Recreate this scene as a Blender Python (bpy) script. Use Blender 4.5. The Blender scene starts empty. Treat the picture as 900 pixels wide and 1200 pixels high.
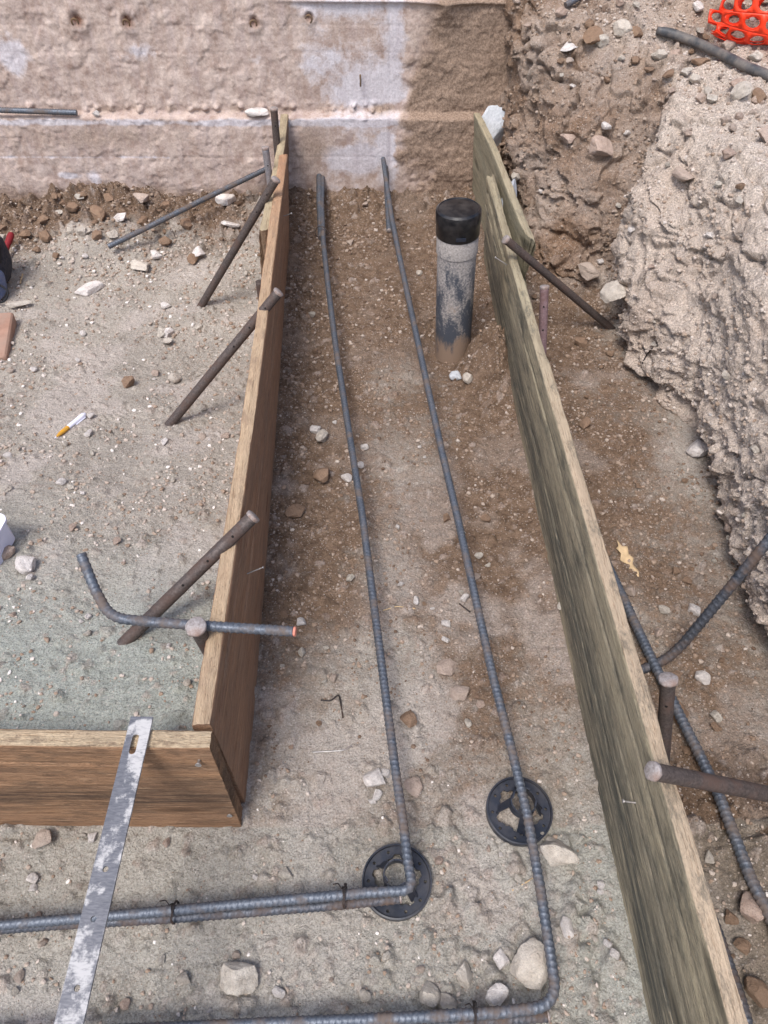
import bpy, bmesh, math, random
import numpy as np
from mathutils import Vector, Matrix, Quaternion
from mathutils.bvhtree import BVHTree

random.seed(11)
RNG = np.random.default_rng(11)
scene = bpy.context.scene
COL = scene.collection
PI = math.pi

# ------------------------------------------------------------------ camera
CAM_Z = 1.30
FPX = 870.0
PITCH = math.radians(49)
CF = Vector((0, math.cos(PITCH), -math.sin(PITCH)))
CU = Vector((0, math.sin(PITCH), math.cos(PITCH)))
CAM = Vector((0, 0, CAM_Z))

def ray(u, v):
    return CF + Vector((1, 0, 0)) * ((u - 450) / FPX) - CU * ((v - 600) / FPX)
def Pz(u, v, z):
    d = ray(u, v); return CAM + d * ((z - CAM_Z) / d.z)
def Py(u, v, y):
    d = ray(u, v); return CAM + d * (y / d.y)

cam_d = bpy.data.cameras.new('camera')
cam_o = bpy.data.objects.new('camera', cam_d); COL.objects.link(cam_o)
cam_o.location = CAM
cam_o.rotation_euler = (PI / 2 - PITCH, 0, 0)
cam_d.sensor_fit = 'VERTICAL'; cam_d.sensor_height = 24; cam_d.lens = 24 * FPX / 1200
cam_d.clip_start = 0.02; cam_d.clip_end = 500
scene.camera = cam_o

# ------------------------------------------------------------------ noise (numpy)
def _hash(ix, iy, iz, seed):
    h = (ix.astype(np.uint32) * np.uint32(374761393) + iy.astype(np.uint32) * np.uint32(668265263)
         + iz.astype(np.uint32) * np.uint32(2147483647) + np.uint32(seed) * np.uint32(1274126177))
    h = (h ^ (h >> np.uint32(13))) * np.uint32(1274126177)
    h = (h ^ (h >> np.uint32(16))) * np.uint32(2246822519)
    return h ^ (h >> np.uint32(15))
def _rnd(ix, iy, iz, seed):
    return _hash(ix, iy, iz, seed).astype(np.float64) / 4294967295.0
def vnoise(x, y, z=0.0, seed=0):
    """gradient noise, about -1..1"""
    x, y, z = np.broadcast_arrays(np.asarray(x, float), np.asarray(y, float), np.asarray(z, float))
    xi, yi, zi = np.floor(x).astype(np.int64), np.floor(y).astype(np.int64), np.floor(z).astype(np.int64)
    fx, fy, fz = x - xi, y - yi, z - zi
    u, v, w = [t * t * t * (t * (t * 6 - 15) + 10) for t in (fx, fy, fz)]
    def g(dx, dy, dz):
        h = _hash(xi + dx, yi + dy, zi + dz, seed)
        a = (h & np.uint32(1023)).astype(float) / 1023 * 2 - 1
        b = ((h >> np.uint32(10)) & np.uint32(1023)).astype(float) / 1023 * 2 - 1
        c = ((h >> np.uint32(20)) & np.uint32(1023)).astype(float) / 1023 * 2 - 1
        return a * (fx - dx) + b * (fy - dy) + c * (fz - dz)
    def L(a, b, t): return a + (b - a) * t
    r = L(L(L(g(0,0,0), g(1,0,0), u), L(g(0,1,0), g(1,1,0), u), v),
          L(L(g(0,0,1), g(1,0,1), u), L(g(0,1,1), g(1,1,1), u), v), w)
    return r * 1.5
def fbm(x, y, z=0.0, octv=4, seed=0, gain=0.5, ridged=False):
    s, a, f, n = 0.0, 1.0, 1.0, 0.0
    for o in range(octv):
        k = vnoise(np.asarray(x) * f, np.asarray(y) * f, np.asarray(z) * f, seed + o * 17)
        if ridged: k = 1 - 2 * np.abs(k)
        s = s + a * k; n += a; a *= gain; f *= 2.03
    return s / n
def worley(x, y, z, seed=0):
    """distance to nearest feature point and its random value"""
    x, y, z = np.broadcast_arrays(np.asarray(x, float), np.asarray(y, float), np.asarray(z, float))
    xi, yi, zi = [np.floor(t).astype(np.int64) for t in (x, y, z)]
    best = np.full(x.shape, 9.0); second = np.full(x.shape, 9.0); val = np.zeros(x.shape)
    for dx in (-1, 0, 1):
        for dy in (-1, 0, 1):
            for dz in (-1, 0, 1):
                cx, cy, cz = xi + dx, yi + dy, zi + dz
                d = np.sqrt((cx + _rnd(cx, cy, cz, seed) - x) ** 2 + (cy + _rnd(cx, cy, cz, seed + 1) - y) ** 2
                            + (cz + _rnd(cx, cy, cz, seed + 2) - z) ** 2)
                c = d < best
                second = np.where(c, best, np.minimum(second, d))
                val = np.where(c, _rnd(cx, cy, cz, seed + 3), val)
                best = np.where(c, d, best)
    return best, second, val
def sstep(a, b, x):
    t = np.clip((x - a) / (b - a), 0, 1); return t * t * (3 - 2 * t)

# ------------------------------------------------------------------ mesh helpers
def mesh_np(name, V, F, mats=None, smooth=True, attrs=None):
    """F: (n,k) int array of equal sided polygons"""
    V = np.asarray(V, np.float32); F = np.asarray(F, np.int32)
    me = bpy.data.meshes.new(name)
    me.vertices.add(len(V)); me.vertices.foreach_set('co', V.ravel())
    k = F.shape[1]
    me.loops.add(F.size); me.loops.foreach_set('vertex_index', F.ravel())
    me.polygons.add(len(F))
    me.polygons.foreach_set('loop_start', np.arange(0, F.size, k, dtype=np.int32))
    me.polygons.foreach_set('loop_total', np.full(len(F), k, np.int32))
    me.polygons.foreach_set('use_smooth', np.full(len(F), smooth))
    me.update(calc_edges=True)
    for n, a in (attrs or {}).items():
        at = me.attributes.new(n, 'FLOAT', 'POINT')
        at.data.foreach_set('value', np.asarray(a, np.float32).ravel())
    for m in (mats or []): me.materials.append(m)
    return me
def grid_faces(nr, nc, wrap=False):
    r = np.arange(nr - 1)[:, None]; c = np.arange(nc if wrap else nc - 1)[None, :]
    c2 = (c + 1) % nc
    a = r * nc + c; b = r * nc + c2; d = (r + 1) * nc + c; e = (r + 1) * nc + c2
    return np.stack([a, b, e, d], -1).reshape(-1, 4)
def link(name, me, parent=None, label=None, cat=None, group=None, kind=None):
    o = bpy.data.objects.new(name, me); COL.objects.link(o)
    if parent: o.parent = parent
    if label: o['label'] = label
    if cat: o['category'] = cat
    if group: o['group'] = group
    if kind: o['kind'] = kind
    return o
def from_bm(name, bm, mat, smooth=True):
    me = bpy.data.meshes.new(name); bm.normal_update(); bm.to_mesh(me); bm.free()
    if mat: me.materials.append(mat)
    me.polygons.foreach_set('use_smooth', [smooth] * len(me.polygons))
    return me
def sharp(me, ang=40):
    me.set_sharp_from_angle(angle=math.radians(ang)); return me

def lin(c):
    return tuple((x / 12.92 if x <= .04045 else ((x + .055) / 1.055) ** 2.4) for x in [k / 255 for k in c])
def C4(c, f=1.0):
    return tuple(x * f for x in lin(c)) + (1,)

class NT:
    def __init__(s, name, rough=.9):
        s.m = bpy.data.materials.new(name); s.m.use_nodes = True
        s.t = s.m.node_tree; s.b = s.t.nodes['Principled BSDF']
        s.b.inputs['Roughness'].default_value = rough
        s.b.inputs['Specular IOR Level'].default_value = .25
    def n(s, kind, **kw):
        k = s.t.nodes.new(kind)
        for a, v in kw.items(): setattr(k, a, v)
        return k
    def l(s, a, b): s.t.links.new(a, b)
    def coord(s, scale=(1, 1, 1), loc=(0, 0, 0), which='Object'):
        c = s.n('ShaderNodeTexCoord'); m = s.n('ShaderNodeMapping')
        m.inputs['Scale'].default_value = scale; m.inputs['Location'].default_value = loc
        s.l(c.outputs[which], m.inputs[0]); return m.outputs[0]
    def noise(s, vec, scale, detail=4, rough=.55, dist=0.0):
        k = s.n('ShaderNodeTexNoise'); k.inputs['Scale'].default_value = scale
        k.inputs['Detail'].default_value = detail; k.inputs['Roughness'].default_value = rough
        k.inputs['Distortion'].default_value = dist
        if vec is not None: s.l(vec, k.inputs['Vector'])
        return k.outputs[0]
    def vor(s, vec, scale, out='Distance', feat='F1'):
        k = s.n('ShaderNodeTexVoronoi', feature=feat); k.inputs['Scale'].default_value = scale
        s.l(vec, k.inputs['Vector']); return k.outputs[out]
    def attr(s, name):
        return s.n('ShaderNodeAttribute', attribute_name=name).outputs['Fac']
    def ramp(s, fac, *stops):
        k = s.n('ShaderNodeValToRGB'); e = k.color_ramp.elements
        while len(e) < len(stops): e.new(.5)
        for i, (p, c) in enumerate(stops):
            e[i].position = p; e[i].color = c if len(c) == 4 else tuple(c) + (1,)
        s.l(fac, k.inputs[0]); return k.outputs[0]
    def rng(s, fac, a, b, c=0.0, d=1.0):
        k = s.n('ShaderNodeMapRange'); s.l(fac, k.inputs[0])
        for i, v in zip((1, 2, 3, 4), (a, b, c, d)): k.inputs[i].default_value = v
        return k.outputs[0]
    def mix(s, fac, a, b, mode='MIX'):
        k = s.n('ShaderNodeMix', data_type='RGBA', blend_type=mode)
        for sock, v in ((k.inputs[0], fac), (k.inputs[6], a), (k.inputs[7], b)):
            if isinstance(v, (tuple, float, int)): sock.default_value = v
            else: s.l(v, sock)
        return k.outputs[2]
    def math(s, op, a, b=0.0):
        k = s.n('ShaderNodeMath', operation=op)
        for i, v in enumerate((a, b)):
            if isinstance(v, (float, int)): k.inputs[i].default_value = v
            else: s.l(v, k.inputs[i])
        return k.outputs[0]
    def bump(s, h, strength=.5, dist=.002, prev=None):
        k = s.n('ShaderNodeBump'); k.inputs['Strength'].default_value = strength
        k.inputs['Distance'].default_value = dist; s.l(h, k.inputs['Height'])
        if prev: s.l(prev, k.inputs['Normal'])
        return k.outputs[0]
    def done(s, col=None, nrm=None, rough=None, metal=None):
        if col is not None:
            if isinstance(col, tuple): s.b.inputs['Base Color'].default_value = col
            else: s.l(col, s.b.inputs['Base Color'])
        if nrm is not None: s.l(nrm, s.b.inputs['Normal'])
        if rough is not None:
            if isinstance(rough, float): s.b.inputs['Roughness'].default_value = rough
            else: s.l(rough, s.b.inputs['Roughness'])
        if metal is not None:
            if isinstance(metal, float): s.b.inputs['Metallic'].default_value = metal
            else: s.l(metal, s.b.inputs['Metallic'])
        return s.m

AF = 0.80      # albedo factor applied to picture colours
# ------------------------------------------------------------------ materials
SF = 1.08     # dusty dry earth
def soil_material(name, grey, brown, dark, green=None, crust=None, pale=(194, 184, 175)):
    t = NT(name, .95); v = t.coord()
    big = t.noise(v, 6, 5, .6); mid = t.noise(v, 38, 5, .65); fine = t.noise(v, 260, 4, .7); grit = t.noise(v, 750, 2, .6)
    g = t.mix(t.rng(big, .3, .7), C4(grey, SF * .80), C4(grey, SF * 1.12))
    br = t.mix(t.rng(mid, .32, .68), C4(dark, SF), C4(brown, SF))
    fac = t.math('ADD', t.attr('brown'), t.math('MULTIPLY', t.math('SUBTRACT', mid, .5), .9))
    c = t.mix(t.rng(fac, .25, .75), g, br)
    c = t.mix(t.math('MULTIPLY', t.attr('pale'), .75), c, t.mix(t.rng(mid, .3, .7), C4(pale, SF * .88), C4(pale, SF * 1.08)))
    if green:
        c = t.mix(t.attr('green'), c, t.mix(t.rng(mid, .35, .65), C4(green, SF * .85), C4(green, SF * 1.12)))
    if crust:
        c = t.mix(t.attr('crust'), c, t.mix(t.rng(fine, .35, .65), C4(crust, SF * .75), C4(crust, SF * 1.15)))
    st = t.attr('stone')          # pale stones bedded in the soil
    c = t.mix(t.math('MULTIPLY', st, .62), c, t.mix(t.rng(mid, .3, .7), C4((206, 194, 184), SF), C4((150, 128, 114), SF)))
    # grit: light and dark grains
    c = t.mix(t.rng(fine, .28, .72, .0, 1.0), t.mix(1.0, c, (.62, .60, .58, 1), 'MULTIPLY'), t.mix(1.0, c, (1.28, 1.28, 1.3, 1), 'MULTIPLY'))
    sp = t.vor(v, 210); spc = t.vor(v, 210, 'Color')
    sel = t.math('MULTIPLY', t.rng(sp, .40, .25), t.rng(t.math('MULTIPLY', spc, 1.0), .58, .66))
    c = t.mix(t.math('MULTIPLY', sel, .4), c, C4((206, 196, 188), SF))
    c = t.mix(t.rng(grit, .25, .75), t.mix(1.0, c, (.78, .77, .76, 1), 'MULTIPLY'), t.mix(1.0, c, (1.18, 1.18, 1.18, 1), 'MULTIPLY'))
    n = t.bump(t.vor(v, 95), .5, .006)
    n = t.bump(mid, .7, .012, n)
    n = t.bump(t.vor(v, 240), .6, .003, n)
    n = t.bump(fine, 1.0, .0045, n)
    n = t.bump(grit, .8, .002, n)
    return t.done(c, n)
M = {}
M['ground'] = soil_material('dusty_soil', (176, 168, 157), (140, 118, 99), (98, 79, 63), green=(168, 172, 163))
M['bank'] = soil_material('bank_soil', (182, 162, 145), (156, 131, 110), (116, 92, 73), crust=(208, 195, 182))

def stone_material(name, a, b, dust=(185, 174, 163)):
    t = NT(name, .92); v = t.coord()
    r = t.n('ShaderNodeObjectInfo').outputs['Random']
    n1 = t.noise(t.coord(which='Generated'), 3.5, 7, .7); n2 = t.noise(t.coord(which='Generated'), 22, 4, .65)
    c = t.mix(t.rng(n1, .32, .68), C4(a, SF * .95 * 1.08), C4(b, SF * .95 * .92))
    c = t.mix(t.math('MULTIPLY', r, .55), c, C4(dust, SF * .95))
    c = t.mix(t.rng(n2, .35, .7), c, t.mix(1.0, c, (1.25, 1.23, 1.2, 1), 'MULTIPLY'))
    n = t.bump(n1, .9, .010); n = t.bump(n2, .8, .0025, n)
    return t.done(c, n)
M['stone_pale'] = stone_material('pale_stone', (206, 199, 188), (166, 155, 143))
M['stone_white'] = stone_material('white_stone', (226, 220, 216), (188, 178, 172), (214, 206, 200))
M['stone_brown'] = stone_material('brown_clod', (124, 99, 80), (150, 126, 106), (140, 118, 100))
M['stone_pink'] = stone_material('pink_stone', (182, 162, 149), (150, 127, 114))
M['stone_blue'] = stone_material('bluish_concrete', (198, 202, 208), (160, 166, 174), (205, 206, 208))

def gravel_material():
    t = NT('gravel_grains', .92); v = t.coord()
    c = t.ramp(t.attr('tone'), (0, C4((104, 84, 70), SF)), (.35, C4((150, 130, 113), SF)), (.72, C4((186, 173, 162), SF)), (1, C4((232, 226, 220), SF)))
    n = t.noise(v, 400, 3)
    c = t.mix(t.rng(n, .35, .7), t.mix(1.0, c, (.8, .79, .78, 1), 'MULTIPLY'), c)
    return t.done(c, t.bump(n, .5, .001))
M['gravel'] = gravel_material()

def wall_material():
    t = NT('old_concrete', .9); v = t.coord()
    big = t.noise(v, 5, 6, .62); mid = t.noise(v, 26, 6, .65); fine = t.noise(v, 170, 5, .7)
    streak = t.noise(t.coord((40, 40, 5)), 1.0, 5, .6)
    base = t.mix(t.rng(mid, .32, .68), C4((154, 133, 122), SF * .98), C4((204, 187, 176), SF * .98))
    base = t.mix(t.math('MULTIPLY', t.rng(streak, .45, .7), .35), base, C4((186, 172, 172), SF * .98))
    w = t.math('ADD', t.attr('white'), t.math('MULTIPLY', t.math('SUBTRACT', mid, .5), 1.1))
    base = t.mix(t.rng(w, .42, .72), base, t.mix(t.rng(streak, .3, .7), C4((188, 180, 183), SF * .98), C4((210, 205, 208), SF * .98)))
    m = t.math('ADD', t.attr('mud'), t.math('MULTIPLY', t.math('SUBTRACT', mid, .5), 1.0))
    base = t.mix(t.rng(m, .22, .85), base, t.mix(t.rng(fine, .3, .7), C4((116, 97, 82), SF * .98), C4((162, 141, 124), SF * .98)))
    r = t.math('ADD', t.attr('rust'), t.math('MULTIPLY', t.math('SUBTRACT', mid, .5), .8))
    base = t.mix(t.rng(r, .35, .75), base, t.mix(t.rng(fine, .35, .65), C4((84, 56, 44), SF * .98), C4((132, 98, 80), SF * .98)))
    base = t.mix(t.rng(fine, .25, .75), t.mix(1.0, base, (.72, .70, .69, 1), 'MULTIPLY'), t.mix(1.0, base, (1.16, 1.16, 1.16, 1), 'MULTIPLY'))
    n = t.bump(mid, .25, .005); n = t.bump(fine, .6, .003, n); n = t.bump(t.noise(v, 520, 3), .5, .0015, n)
    return t.done(base, n)
M['wall'] = wall_material()

def wood_material(name, light, dark, edge, stain, stain_amt, stripe=None, seed=0.0, weather=(150, 146, 132), fade=None):
    t = NT(name, .85)
    v = t.coord((1, 1, 1), (seed, seed, 0))
    g1 = t.noise(t.coord((6.0, 95, 120), (seed, 0, seed)), 1.0, 6, .65, .5)
    g2 = t.noise(t.coord((24.0, 380, 420), (seed, 0, 0)), 1.0, 4, .7, .2)
    g3 = t.noise(t.coord((2.6, 14, 22), (seed, seed, 0)), 1.0, 6, .65, .8)
    blot = t.noise(t.coord((7, 14, 22), (0, 0, seed)), 1.0, 7, .7)
    c = t.mix(t.rng(g1, .3, .68), C4(dark, AF), C4(light, AF))
    c = t.mix(t.math('MULTIPLY', t.rng(g3, .42, .66), .6), c, C4(weather, AF))
    if stripe:   # dark weather band that runs along the middle of the board
        z = t.n('ShaderNodeSeparateXYZ'); t.l(v, z.inputs[0])
        zz = t.math('ADD', z.outputs[2], t.math('MULTIPLY', t.math('SUBTRACT', blot, .5), .16))
        band = t.math('MULTIPLY', t.rng(zz, stripe[0] - .04, stripe[0] + .03), t.rng(zz, stripe[1] + .04, stripe[1] - .03))
        c = t.mix(t.math('MULTIPLY', band, t.rng(g1, .70, .42, .15, .95)), c, C4(stripe[2], AF))
    c = t.mix(t.math('MULTIPLY', t.rng(blot, .48, .66), stain_amt), c, C4(stain, AF))
    # pale torn fibres
    c = t.mix(t.math('MULTIPLY', t.rng(g2, .56, .68), .6), c, t.mix(.5, C4(edge, AF), C4(light, AF * 1.25)))
    c = t.mix(t.rng(g2, .46, .30), c, t.mix(1.0, c, (.5, .47, .44, 1), 'MULTIPLY'))
    pit = t.noise(t.coord((70, 520, 520), (seed, 0, 0)), 1.0, 3, .7)
    fib = t.noise(t.coord((10, 700, 760), (seed, 1, 0)), 1.0, 3, .7)
    c = t.mix(t.rng(fib, .44, .32), c, t.mix(1.0, c, (.72, .70, .68, 1), 'MULTIPLY'))
    c = t.mix(t.rng(pit, .40, .28), c, t.mix(1.0, c, (.58, .55, .52, 1), 'MULTIPLY'))
    sp_ = t.noise(t.coord((16, 30, 44), (seed, 0, 2)), 1.0, 7, .75)
    c = t.mix(t.math('MULTIPLY', t.rng(sp_, .55, .66), .55), c, C4(stain, AF * .75))
    kv = t.n('ShaderNodeTexVoronoi', feature='F1'); kv.inputs['Scale'].default_value = 1.0; t.l(t.coord((2.6, 6, 9.5), (seed, seed * .37, seed)), kv.inputs['Vector'])
    kd = t.math('ADD', kv.outputs['Distance'], t.math('MULTIPLY', t.math('SUBTRACT', g1, .5), .10))
    c = t.mix(t.math('MULTIPLY', t.rng(kd, .15, .09), .8), c, t.mix(t.rng(kd, .02, .09), C4(stain, AF * .35), C4(dark, AF * .62)))
    # the sawn upper edge is cleaner timber
    geo = t.n('ShaderNodeTexCoord'); sx = t.n('ShaderNodeSeparateXYZ'); t.l(geo.outputs['Normal'], sx.inputs[0])
    e = t.mix(t.rng(g1, .3, .7), C4(edge, AF * .78), C4(edge, AF * 1.05))
    if fade:     # the far stretch of the edge has weathered grey
        px_ = t.n('ShaderNodeSeparateXYZ'); t.l(t.coord(), px_.inputs[0])
        e = t.mix(t.rng(px_.outputs[0], fade[0], fade[1]), e, t.mix(t.rng(g1, .3, .7), C4(dark, AF * 1.1), C4(light, AF * 1.05)))
    e = t.mix(t.rng(g2, .46, .34), e, t.mix(1.0, e, (.62, .57, .52, 1), 'MULTIPLY'))
    e = t.mix(t.math('MULTIPLY', t.rng(blot, .5, .7), .45), e, C4(weather, AF * .9))
    e = t.mix(t.math('MULTIPLY', t.rng(sp_, .52, .62), .6), e, C4(stain, AF))
    c = t.mix(t.rng(sx.outputs[2], .55, .85), c, e)
    n = t.bump(g1, .6, .004); n = t.bump(g2, 1.0, .003, n); n = t.bump(pit, .8, .0025, n)
    return t.done(c, n)
M['wood_left'] = wood_material('brown_board', (208, 164, 130), (166, 122, 92), (212, 184, 152), (164, 138, 116), .5, seed=1.3, weather=(166, 132, 108), fade=(.9, 1.9))
M['wood_front'] = wood_material('dark_brown_board', (196, 154, 118), (152, 114, 84), (214, 190, 158), (108, 88, 72), .8, stripe=(.10, .17, (88, 70, 58)), seed=4.1, weather=(160, 126, 100))
M['wood_right'] = wood_material('grey_green_board', (198, 184, 154), (146, 135, 114), (214, 190, 162), (100, 98, 88), .85, stripe=(.05, .165, (88, 87, 80)), seed=7.7, weather=(172, 160, 138), fade=(1.35, 1.9))
M['wood_pale'] = wood_material('pale_weathered_board', (184, 174, 148), (140, 130, 108), (196, 182, 154), (128, 124, 108), .5, seed=9.2, weather=(168, 162, 140))
M['wood_far_left'] = wood_material('weathered_brown_board', (170, 140, 114), (120, 92, 72), (206, 188, 156), (140, 122, 104), .5, seed=12.2, weather=(150, 132, 112))

def steel_material(name, a, b, rust, rust_amt, rough=.45, metal=.75):
    t = NT(name, rough); v = t.coord()
    n1 = t.noise(v, 22, 5, .65); n2 = t.noise(v, 240, 4, .6)
    c = t.mix(t.rng(n2, .3, .7), C4(a), C4(b))
    f = t.math('MULTIPLY', t.rng(n1, .62 - .3 * rust_amt, .80 - .3 * rust_amt), min(1.0, .35 + rust_amt))
    c = t.mix(f, c, C4(rust))
    return t.done(c, t.bump(n2, .4, .0007), t.math('ADD', t.math('MULTIPLY', f, .4), rough), t.math('MULTIPLY', t.math('SUBTRACT', 1.0, f), metal))
M['rebar'] = steel_material('blue_grey_rebar', (74, 80, 90), (114, 119, 127), (104, 90, 80), .5, .5, .5)
M['rebar_dark'] = steel_material('dark_rebar', (60, 64, 72), (102, 104, 110), (92, 76, 66), .55, .5, .5)
M['rebar_rusty'] = steel_material('rusty_rebar', (98, 94, 92), (130, 122, 114), (116, 94, 72), .8, .55, .5)
M['stake'] = steel_material('rusty_stake_steel', (70, 63, 60), (104, 94, 90), (86, 68, 60), .5, .55, .4)
M['stake_grey'] = steel_material('grey_stake_steel', (120, 118, 122), (158, 154, 156), (118, 104, 100), .4, .5, .5)
M['stake_purple'] = steel_material('purple_brown_stake_steel', (124, 100, 104), (158, 134, 136), (104, 78, 74), .45, .5, .4)
M['stake_head'] = steel_material('hammered_steel', (136, 126, 122), (178, 170, 166), (128, 104, 92), .5, .55, .35)
M['nail'] = steel_material('nail_steel', (150, 146, 144), (186, 182, 178), (120, 96, 80), .3, .45, .7)
M['wire'] = steel_material('black_tie_wire', (44, 40, 40), (70, 64, 62), (84, 66, 56), .4, .6, .4)

def flat(name, c, rough=.6, vary=.15, scale=60, dust=None, dust_amt=.3, spec=.4):
    t = NT(name, rough); v = t.coord(); n = t.noise(v, scale, 5, .6)
    col = t.mix(t.rng(n, .3, .7), C4(c, 1 - vary), C4(c, 1 + vary))
    if dust: col = t.mix(t.math('MULTIPLY', t.rng(t.noise(v, scale * .35, 6, .7), .42, .68), dust_amt), col, C4(dust, AF))
    t.b.inputs['Specular IOR Level'].default_value = spec
    return t.done(col, t.bump(n, .25, .001))
M['hole'] = flat('painted_hole_shade', (22, 18, 16), .95)  # near black, paints the shade inside a nail hole
M['paint_pink'] = flat('pink_marked_end', (206, 132, 112), .7, .3, 300)
M['plastic_black'] = flat('black_plastic', (34, 39, 50), .38, .2, 80, (130, 122, 116), .22)
M['cap_black'] = flat('glossy_black_cap', (22, 23, 27), .28, .25, 60, (110, 104, 100), .35)
def pipe_material():
    t = NT('dirty_black_pipe', .6)
    v = t.coord((1, 1, .35)); a = t.noise(v, 26, 7, .7, .4); b_ = t.noise(t.coord(), 190, 4, .65); z_ = t.n('ShaderNodeSeparateXYZ'); t.l(t.coord(), z_.inputs[0])
    f = t.math('ADD', a, t.rng(z_.outputs[2], .12, .42, -.10, .16))
    c = t.mix(t.rng(t.math('ADD', f, t.math('MULTIPLY', t.math('SUBTRACT', b_, .5), .35)), .44, .62), C4((72, 76, 84)), t.mix(t.rng(b_, .3, .7), C4((128, 122, 118)), C4((178, 170, 164))))
    c = t.mix(t.rng(t.math('ADD', a, t.rng(z_.outputs[2], .16, .05, 0, .35)), .62, .75), c, C4((140, 120, 104)))
    return t.done(c, t.bump(b_, .4, .001))
M['pipe_dirty'] = pipe_material()
M['hose'] = flat('black_hose', (66, 68, 72), .55, .2, 60, (150, 140, 130), .7)
M['orange'] = flat('orange_plastic', (250, 62, 28), .42, .1, 30, (220, 130, 100), .15)
M['white_plastic'] = flat('white_plastic', (222, 222, 236), .5, .05, 20)
M['yellow'] = flat('yellow_plastic', (206, 150, 40), .55, .15, 90, (150, 140, 128), .5)
M['red'] = flat('dark_red_grip', (126, 28, 36), .5, .15, 60)
M['navy'] = flat('navy_cloth', (36, 38, 50), .9, .3, 300, (120, 112, 106), .3)
M['blue_cloth'] = flat('faded_blue_cloth', (92, 106, 140), .9, .25, 300, (160, 150, 142), .4)
M['black_strap'] = flat('black_webbing', (26, 26, 30), .8, .3, 400)
M['leather'] = flat('tan_wood_block', (158, 122, 104), .75, .18, 30, (176, 158, 144), .5)
M['leaf'] = flat('dry_leaf', (190, 164, 128), .85, .2, 60)
M['galv'] = None
def strap_material():
    t = NT('painted_steel_strap', .45); v = t.coord()
    n1 = t.noise(v, 30, 6, .7); n2 = t.noise(t.coord((120, 500, 200)), 1.0, 4, .6); n3 = t.noise(v, 11, 3, .5)
    c = t.mix(t.rng(n2, .3, .7), C4((100, 101, 106)), C4((134, 133, 136)))
    f = t.math('MULTIPLY', t.rng(t.math('ADD', n1, t.math('MULTIPLY', t.math('SUBTRACT', n3, .5), .8)), .50, .58), t.rng(n2, .30, .5, .45, 1.0))
    c = t.mix(f, c, C4((182, 179, 177)))
    return t.done(c, t.bump(n2, .3, .0006), t.math('ADD', .42, t.math('MULTIPLY', f, .35)), t.math('MULTIPLY', t.math('SUBTRACT', 1.0, f), .5))
M['galv'] = strap_material()

# ------------------------------------------------------------------ ground height field
def xl_in(y): return -.239 - .0404 * (y - .46)         # inner face of the left board
def xr_in(y): return .372 - .019 * (y - .2)            # inner face of the right board
WALL_Y = 2.655
def ground_base(x, y):
    left = ((x < xl_in(y) - .018) & (y > .443)).astype(float)
    right = (x > xr_in(y) + .018).astype(float)
    zl = .215 - .245 * sstep(.35, 2.0, y) + .012 * fbm(x * 3, y * 3, 0, 3, 5)
    zl = np.where(y < .6, np.minimum(zl, .215 + 0 * x), zl)
    mound_l = np.exp(-((WALL_Y - .02 - y) / .20) ** 2) * (.055 + .045 * vnoise(x * 3.1, y * 4, 0, 9)) * sstep(.0, -.35, x + .2)
    mound_l = mound_l + .05 * np.exp(-(((x + .98) / .17) ** 2 + ((y - 2.35) / .12) ** 2))
    zt = .006 * fbm(x * 4, y * 4, 0, 3, 21) + .03 * np.exp(-((WALL_Y - y) / .13) ** 2)
    zt = zt + .02 * np.exp(-((x - xl_in(y) - .01) / .035) ** 2) * sstep(.5, 1.4, y)     # crumbs along left board
    zt = zt + .018 * np.exp(-((x - xr_in(y)) / .04) ** 2)
    zt = zt - .05 * np.exp(-(((x - .215) / .10) ** 2 + ((y - 1.76) / .13) ** 2))
    zt = zt + (.11 + .05 * vnoise(x * 22, y * 22, 0, 35)) * np.exp(-(((x - .290) / .062) ** 2 + ((y - 1.69) / .11) ** 2))
    zt = zt + .012 * np.exp(-(((x - .45) / .3) ** 2 + ((y - .1) / .2) ** 2))
    zr = .015 + .02 * sstep(.45, .8, x) + .012 * fbm(x * 5, y * 5, 0, 3, 33) + .05 * sstep(1.7, 2.3, y)
    zr = zr + .03 * np.exp(-(((x - .66) / .09) ** 2 + ((y - .35) / .16) ** 2))
    return left * (zl + mound_l) + right * zr + (1 - left) * (1 - right) * zt

fx = np.arange(-1.56, 1.02, .0036); fy = np.arange(.02, 2.74, .0038)
def ext(a, lo, hi):
    g = np.geomspace(.01, 1, 26)
    return np.concatenate([(a[0] - (g * (a[0] - lo)))[::-1], a, a[-1] + g * (hi - a[-1])])
GX, GY = ext(fx, -40, 40), ext(fy, -40, 60)
X, Y = np.meshgrid(GX, GY)
Zb = ground_base(X, Y)
core = sstep(-1.7, -1.4, X) * sstep(1.2, .95, X)
moundmask = np.clip(np.exp(-((WALL_Y - Y) / .33) ** 2.0) * (X < -.3) * (1.0 + .9 * vnoise(X * 2.6, Y * 2.6, 0, 77) + .5 * vnoise(X * 8, Y * 8, 0, 78)) * 1.5 - .15, 0, 1) * sstep(-.36, -.62, X)
tr = ((X > xl_in(Y) - .02) & (X < xr_in(Y) + .02)).astype(float)
rt = (X >= xr_in(Y) + .02).astype(float)
lf = ((X <= xl_in(Y) - .02) & (Y > .443)).astype(float)
rough = .45 + .5 * moundmask + .35 * rt + .3 * np.clip(fbm(X * 2.2, Y * 2.2, 0, 3, 41) * 2, -.6, 1)
H = .0065 * fbm(X * 9, Y * 9, 0, 4, 1) + .0042 * fbm(X * 30, Y * 30, 0, 3, 2) * (.5 + rough) + .0028 * vnoise(X * 95, Y * 95, 0, 3) * rough
cl, cl2, cv = worley(X * 34, Y * 34, 0.3, 50)
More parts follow.
